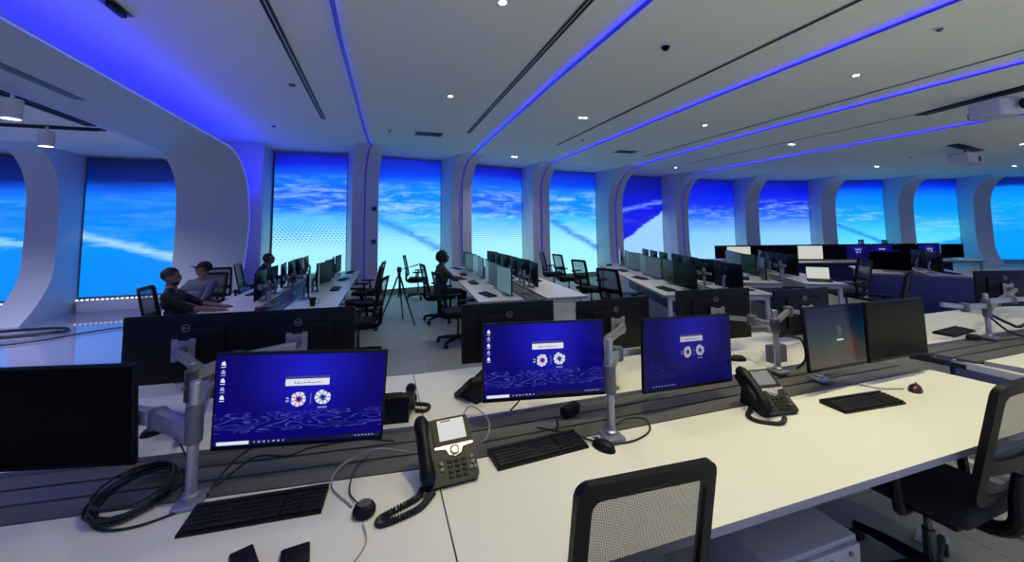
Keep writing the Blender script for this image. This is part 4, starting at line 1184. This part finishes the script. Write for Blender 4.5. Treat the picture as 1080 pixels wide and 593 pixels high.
far_bench('the farthest bench', 'farthest white bench before the cloudy right-hand displays', 14.6, 8.3, R(60), 2, [g, b_, g, g], [g, g, g, g], kbs=False)
# a bench that runs across, its displays facing this way
bench('white bench running across behind the slanting benches, before the cloudy displays', 8.75, 8.55, R(-18), 6.4, 'far desk benches', wf=.6, wr=.6, gap=.32)
dx, dy = math.cos(R(-18)), math.sin(R(-18))
for i, kd in enumerate([w_, g, g, w_, g, b_, b_, g, b_, g]):
    p0 = Vector((8.75+dx*(.35+i*.63), 8.55+dy*(.35+i*.63), 0)); n0 = Vector((dy, -dx, 0))
    pa_ = p0+n0*.3; place_mon(kd, pa_.x, pa_.y, R(-18)+R(rnd.uniform(-9, 9)), '%s monitor on the bench running across, %s from its left end, screen toward us' % (NAMES[kd], ORD[i]), z=.955)
    pa_ = p0-n0*.3; place_mon('glass_off', pa_.x, pa_.y, R(162)+R(rnd.uniform(-9, 9)), 'black monitor on the bench running across, %s from its left end, back toward us' % ORD[i], z=.955)
# dark blue end panel
t = empty('end_panel', (9.44, 4.69, 0), R(-50), 'dark blue panel closing the near end of a bench, above the black right monitor', 'panel')
obj('board', bev_all(Bx((0, -.02, .36), (1.48, .025, .7)), .004), M['modesty'], t)
for s in (-1, 1): obj('foot', Bx((s*.68, -.02, .01), (.05, .06, .02), .003), M['bench_metal'], t)

# a small open laptop
t = empty('laptop', (6.98, 4.78, DESK), R(-48), 'small open laptop with white screen near the second slanting bench corner', 'laptop')
obj('base', bev_all(Bx((0, -.02, .009), (.33, .23, .018)), .004), M['black'], t)
bm = bmesh.new()
for r_ in range(5):
    for c_ in range(13): box(bm, (-.138+c_*.023, -.05+r_*.021, .0195), (.018, .016, .003))
obj('keys', bm, M['key'], t, smooth=0)
ld = obj('screen_lid', bev_all(Bx((0, 0, .105), (.33, .01, .215)), .004), M['black'], t, loc=(0, .097, .018), rot=(R(-14), 0, 0))
obj('display', Bx((0, -.0058, .108), (.31, .002, .19)), M['screen_white'], ld)
# cup, red box, tripod
t = empty('cup', (-.78, 5.58, DESK), 0, 'black cup near the end of the three men\'s bench', 'cup')
obj('body', Lt([(0, 0), (.03, 0), (.04, .1), (.037, .1), (.028, .006), (0, .006)], seg=20), M['black'], t)
obj('handle', T([(.036, 0, .08), (.065, 0, .075), (.065, 0, .035), (.033, 0, .025)], .005, 6, smooth=4), M['black'], t)
t = empty('small_box', (-1.3, 5.4, DESK-.012), R(20), 'dull red box at the near end of the three men\'s bench', 'box')
obj('shell', bev_all(Bx((0, 0, .035), (.11, .08, .07)), .006), M['red'], t); obj('band', Bx((0, 0, .05), (.112, .082, .012)), M['black'], t)
t = empty('camera_tripod', (.35, 7.6, 0), R(10), 'dark camera tripod standing in the aisle before the cyan display', 'tripod')
top = Vector((0, 0, .84))
for k in range(3):
    a_ = 2*PI*k/3-.95; f_ = Vector((.36*math.cos(a_), .36*math.sin(a_), .012)); k1 = top.lerp(f_, .42)
    lg = obj('leg', T([top+Vector((.03*math.cos(a_), .03*math.sin(a_), -.02)), k1, f_], [.017, .015, .01], 8), M['black'], t)
    obj('clamp', T([k1-(f_-top).normalized()*.02, k1+(f_-top).normalized()*.03], .021, 8), M['arm_dark'], lg)
    obj('foot', Lt([(.014, -.012), (.016, .0), (.012, .015)], f_, 10), M['rubber'], lg)
obj('centre_column', Lt([(.012, .45), (.012, .9), (.03, .9), (.03, .82), (.012, .8)], seg=12), M['black'], t)
obj('pan_head', bev_all(Bx((0, 0, .945), (.07, .09, .08)), .012), M['black'], t)
obj('top_plate', Bx((.0, 0, .992), (.06, .1, .014), .003), M['arm_dark'], t)
obj('pan_handle', T([(.03, 0, .95), (.2, .03, .985), (.36, .05, 1.02)], [.007, .007, .012], 8), M['black'], t)
# ================================================================== PEOPLE
def capsule(bm, a, b, ra, rb, seg=10):
    a, b = Vector(a), Vector(b); d = (b-a); L = d.length
    q = d.to_track_quat('Z', 'Y').to_matrix() if L > 1e-6 else Matrix.Identity(3)
    pr = []
    for k in range(5): t_ = -PI/2+PI/2*k/4; pr.append((max(0, ra*math.cos(t_)), ra*math.sin(t_)))
    for k in range(5): t_ = PI/2*k/4; pr.append((max(0, rb*math.cos(t_)), L+rb*math.sin(t_)))
    lathe(bm, pr, a, seg, q)
def ellipsoid(bm, c, r, rot=None, sub=3):
    o = bmesh.ops.create_icosphere(bm, subdivisions=sub, radius=1.)
    bmesh.ops.scale(bm, vec=r, verts=o['verts'])
    if rot: bmesh.ops.rotate(bm, cent=(0, 0, 0), matrix=rot, verts=o['verts'])
    bmesh.ops.translate(bm, vec=c, verts=o['verts']); return o['verts']

def person(label, loc, rz, mats, hair='short', lean=0., head_yaw=0., head_pitch=0., hands=((-.16, .42, .77), (.16, .42, .77)), twist=0., arms_on=True, cap=False, beard=False, long_sleeve=False, build=1.):
    """seated figure facing +y, seat height 0.47; one continuous body mesh, hair and cap as children"""
    segs = []     # (a, b, ra, rb, material index)
    SK, SH, TR, SO = 0, 1, 2, 3
    def S(a, b, ra, rb, m): segs.append((Vector(a), Vector(b), ra, rb, m))
    RL = Matrix.Rotation(-R(lean), 3, 'X')
    hip = Vector((0, -.06, .56))
    def up(v): return hip+RL @ (Vector(v))
    # torso
    S(hip+Vector((-.075, 0, 0)), hip+Vector((.075, 0, 0)), .115*build, .115*build, TR)
    S(up((-.05, 0, .1)), up((.05, 0, .1)), .115*build, .115*build, SH)
    S(up((-.065, .005, .24)), up((.065, .005, .24)), .118*build, .118*build, SH)
    S(up((-.1, .0, .37)), up((.1, .0, .37)), .108*build, .108*build, SH)
    S(up((-.17, -.01, .455)), up((.17, -.01, .455)), .062, .062, SH)
    S(up((-.1, -.015, .475)), up((0, -.005, .53)), .05, .055, SH); S(up((.1, -.015, .475)), up((0, -.005, .53)), .05, .055, SH)
    S(up((0, .0, .5)), up((0, .022, .6)), .062, .058, SK)
    hc = up((0, .038, .672))
    HR = Matrix.Rotation(R(head_yaw), 3, 'Z') @ Matrix.Rotation(-R(head_pitch), 3, 'X')
    def hd(v): return hc+HR @ Vector(v)
    # arms
    fing = []
    for i, s in enumerate((-1, 1)):
        sh = up((s*.185, -.01, .45)); ha = Vector(hands[i])
        d = ha-sh; L1, L2 = .29, .26; Ld = min(d.length, L1+L2-.01); ha = sh+d.normalized()*Ld
        x_ = (L1*L1-L2*L2+Ld*Ld)/(2*Ld); hgt = math.sqrt(max(0, L1*L1-x_*x_)); dn = d.normalized()
        pole = Vector((s*.75, -.35, -1)); pole = (pole-dn*pole.dot(dn)).normalized()
        el = sh+dn*x_+pole*hgt
        S(sh, el, .056*build, .044*build, SH)
        if long_sleeve: S(el, ha, .043, .033, SH)
        else: S(el, el.lerp(ha, .12), .043, .042, SH); S(el.lerp(ha, .1), ha, .039, .027, SK)
        fd = (ha-el).normalized(); fd = Vector((fd.x, fd.y, fd.z*.35)).normalized(); sd = fd.cross(Vector((0, 0, 1))).normalized()
        palm = ha+fd*.055
        for o_ in (-.024, 0, .024): S(ha+sd*o_*.6+fd*.01, palm+sd*o_+fd*.02, .016, .014, SK)
        for j, (o_, l_) in enumerate(((-.033, .058), (-.011, .072), (.011, .078), (.033, .07))):
            a0 = palm+sd*o_+fd*.028; a1 = a0+fd*l_*.5+Vector((0, 0, -.004)); a2 = a1+fd*l_*.42+Vector((0, 0, -.016))
            S(a0, a1, .0088, .008, SK); S(a1, a2, .008, .0068, SK)
        th = -s
        b0 = ha+sd*th*.024+fd*.02; b1 = b0+sd*th*.028+fd*.028; b2 = b1+fd*.03+Vector((0, 0, -.006))
        S(b0, b1, .0115, .0098, SK); S(b1, b2, .0098, .0078, SK)
    # legs
    for s in (-1, 1):
        hj = hip+Vector((s*.09, .02, -.01)); kn = Vector((s*.13, .38, .52)); an = Vector((s*.13, .36, .1))
        S(hj, kn, .088*build, .06, TR); S(kn, an, .058, .04, TR)
        S(an+Vector((0, -.03, -.045)), an+Vector((0, .15, -.06)), .042, .034, SO); S(an, an+Vector((0, 0, -.04)), .04, .04, SO)
    bm = bmesh.new()
    for a, b, ra, rb, m in segs: capsule(bm, a, b, ra, rb)
    # head: skull, face, jaw, nose, ears
    heads = [((0, -.012, .025), (.075, .095, .09)), ((0, .022, -.03), (.062, .07, .085)), ((0, .035, -.075), (.04, .045, .035)), ((0, .095, -.012), (.013, .02, .026)), ((0, .088, -.002), (.009, .012, .03))]
    for c_, r_ in heads: ellipsoid(bm, hd(c_), r_, HR)
    for s in (-1, 1): ellipsoid(bm, hd((s*.077, -.008, -.005)), (.011, .021, .033), HR, 2)
    for s in (-1, 1): ellipsoid(bm, hd((s*.03, .076, .022)), (.022, .012, .008), HR, 2)
    ellipsoid(bm, hd((0, .083, -.052)), (.022, .012, .01), HR, 2)
    tmp = bpy.data.meshes.new('tmp'); bm.to_mesh(tmp); bm.free()
    ob = bpy.data.objects.new('tmp', tmp); COL.objects.link(ob)
    md = ob.modifiers.new('r', 'REMESH'); md.mode = 'VOXEL'; md.voxel_size = .0075
    md = ob.modifiers.new('s', 'CORRECTIVE_SMOOTH') if False else ob.modifiers.new('s', 'SMOOTH'); md.factor = .5; md.iterations = 3
    dg = bpy.context.evaluated_depsgraph_get(); dg.update()
    me = bpy.data.meshes.new_from_object(ob.evaluated_get(dg))
    bpy.data.objects.remove(ob); bpy.data.meshes.remove(tmp)
    for k in ('skin', mats[0], mats[1], 'black'): me.materials.append(M[k])
    idx = []
    for pl in me.polygons:
        c = pl.center; best = 1e9; bi = 0
        if (c-hc).length < .14: idx.append(0 if (c-hc).length < .11 or c.z > hc.z-.1 else 0); continue
        for a, b, ra, rb, m in segs:
            d = b-a; t_ = max(0, min(1, (c-a).dot(d)/max(d.dot(d), 1e-9))); dist = (c-a-d*t_).length-(ra+(rb-ra)*t_)
            if dist < best: best = dist; bi = m
        idx.append(bi)
    me.polygons.foreach_set('material_index', idx); me.polygons.foreach_set('use_smooth', [True]*len(idx))
    o = bpy.data.objects.new('person', me); COL.objects.link(o); o.location = loc; o.rotation_euler = (0, 0, rz)
    tag(o, label, 'person')
    # hair
    def shell(name, parts, mat, amp=.0, freq=30):
        bm = bmesh.new()
        for c_, r_, cut in parts:
            vs_ = ellipsoid(bm, hd(c_), r_, HR, 4)
            if cut is not None:
                inv = HR.transposed()
                dl = [v_ for v_ in vs_ if cut(inv @ (v_.co-hc))]
                bmesh.ops.delete(bm, geom=dl, context='VERTS')
        if amp:
            for v_ in bm.verts: v_.co += (v_.co-hc).normalized()*amp*mnoise.noise(v_.co*freq)
        s_ = obj(name, bm, M[mat], o, smooth=60)
        md_ = s_.modifiers.new('t', 'SOLIDIFY'); md_.thickness = .006; md_.offset = -1
        return s_
    if hair == 'short':
        shell('hair', [((0, -.016, .032), (.083, .1, .092), lambda v_: v_.y > .055 and v_.z < .075 or v_.z < -.02+max(0, v_.y)*.9 or (v_.z < .02 and v_.y > .01))], 'hair', .004, 60)
    elif hair == 'curly':
        shell('hair', [((0, -.03, .02), (.108, .118, .122), lambda v_: v_.y > .05 and v_.z < .07 or v_.z < -.1)], 'hair', .03, 38)
    elif hair == 'hood':
        shell('hair', [((0, -.02, .02), (.094, .108, .108), lambda v_: v_.y > .055 and v_.z < .06 or v_.z < -.07)], 'hair', .008, 30)
    if cap:
        shell('cap', [((0, -.01, .035), (.086, .102, .088), lambda v_: v_.z < .025)], mats[2])
        bm = bmesh.new(); n = 12; top = []
        A_ = [hd((.078*math.cos(PI*k/n), .03+.07*math.sin(PI*k/n), .03)) for k in range(n+1)]; B_ = [hd((.074*math.cos(PI*k/n), .05+.125*math.sin(PI*k/n), .018)) for k in range(n+1)]
        va = [bm.verts.new(v_) for v_ in A_]; vb = [bm.verts.new(v_) for v_ in B_]
        for k in range(n): bm.faces.new((va[k], va[k+1], vb[k+1], vb[k]))
        c_ = obj('cap_brim', bm, M[mats[2]], o); md_ = c_.modifiers.new('t', 'SOLIDIFY'); md_.thickness = .005
    if beard: shell('beard', [((0, .03, -.066), (.058, .058, .054), lambda v_: v_.z > -.062+.9*max(0, abs(v_.x)-.02) or v_.y < -.01)], 'hair', .003, 60)
    for s in (-1, 1):
        bm = bmesh.new(); ellipsoid(bm, hd((s*.03, .083, .006)), (.011, .008, .007), HR, 2); obj('eye', bm, M['eye'], o, smooth=60)
        bm = bmesh.new(); ellipsoid(bm, hd((s*.031, .087, .027)), (.017, .006, .0035), HR, 2); obj('eyebrow', bm, M['hair'], o, smooth=60)
    bm = bmesh.new(); ellipsoid(bm, hd((0, .094, -.052)), (.021, .005, .006), HR, 2); obj('mouth', bm, M['lip'], o, smooth=60)
    return o
def seat_for(x, y, rz, label): return dup(ch, (x, y, 0), rz, label)
# man in black, turned to the right; man in a cap leaning back; man at the far end of the bench; woman with curly hair
o = person('man with dark hair and beard in black shirt, seated in profile facing right', (-2.14, 5.8, 0), R(-86), ('shirt_black', 'trousers', None), 'short', lean=-15, head_yaw=-2, head_pitch=2, hands=((-.08, .4, .78), (.2, .4, .78)), beard=True)
o.scale = (.94,)*3
seat_for(-2.22, 5.8, R(-86), 'mesh chair under the man in the black shirt')
o = person('man in grey shirt and dark cap leaning back, facing left', (-2.545, 6.93, 0), R(160), ('shirt_grey', 'trousers', 'shirt_black'), 'short', lean=-17, head_yaw=-62, head_pitch=-10, hands=((-.22, .25, .68), (.24, .25, .68)), cap=True, build=1.1)
o.scale = (.93,)*3
seat_for(-2.52, 7.07, R(160), 'mesh chair under the man in the cap')
o = person('person in dark top with black hair, working at the far side of the left bench', (-2.2, 9.1, 0), R(-90), ('shirt_tan', 'trousers', None), 'hood', lean=14, head_yaw=-12, head_pitch=-14, hands=((-.16, .47, .8), (.14, .47, .8)), long_sleeve=True)
o.scale = (.94,)*3
seat_for(-2.27, 9.1, R(-90), 'mesh chair under the person working at the far side of the left bench')
o = person('woman with dark curly hair in black clothes, seated in profile facing right', (1.14, 7.5, 0), R(-84), ('shirt_tan', 'trousers', None), 'curly', lean=2, head_yaw=-6, head_pitch=-8, hands=((-.1, .4, .78), (.14, .4, .78)), long_sleeve=True)
o.scale = (.94,)*3
seat_for(1.08, 7.5, R(-84), 'mesh chair under the seated woman')
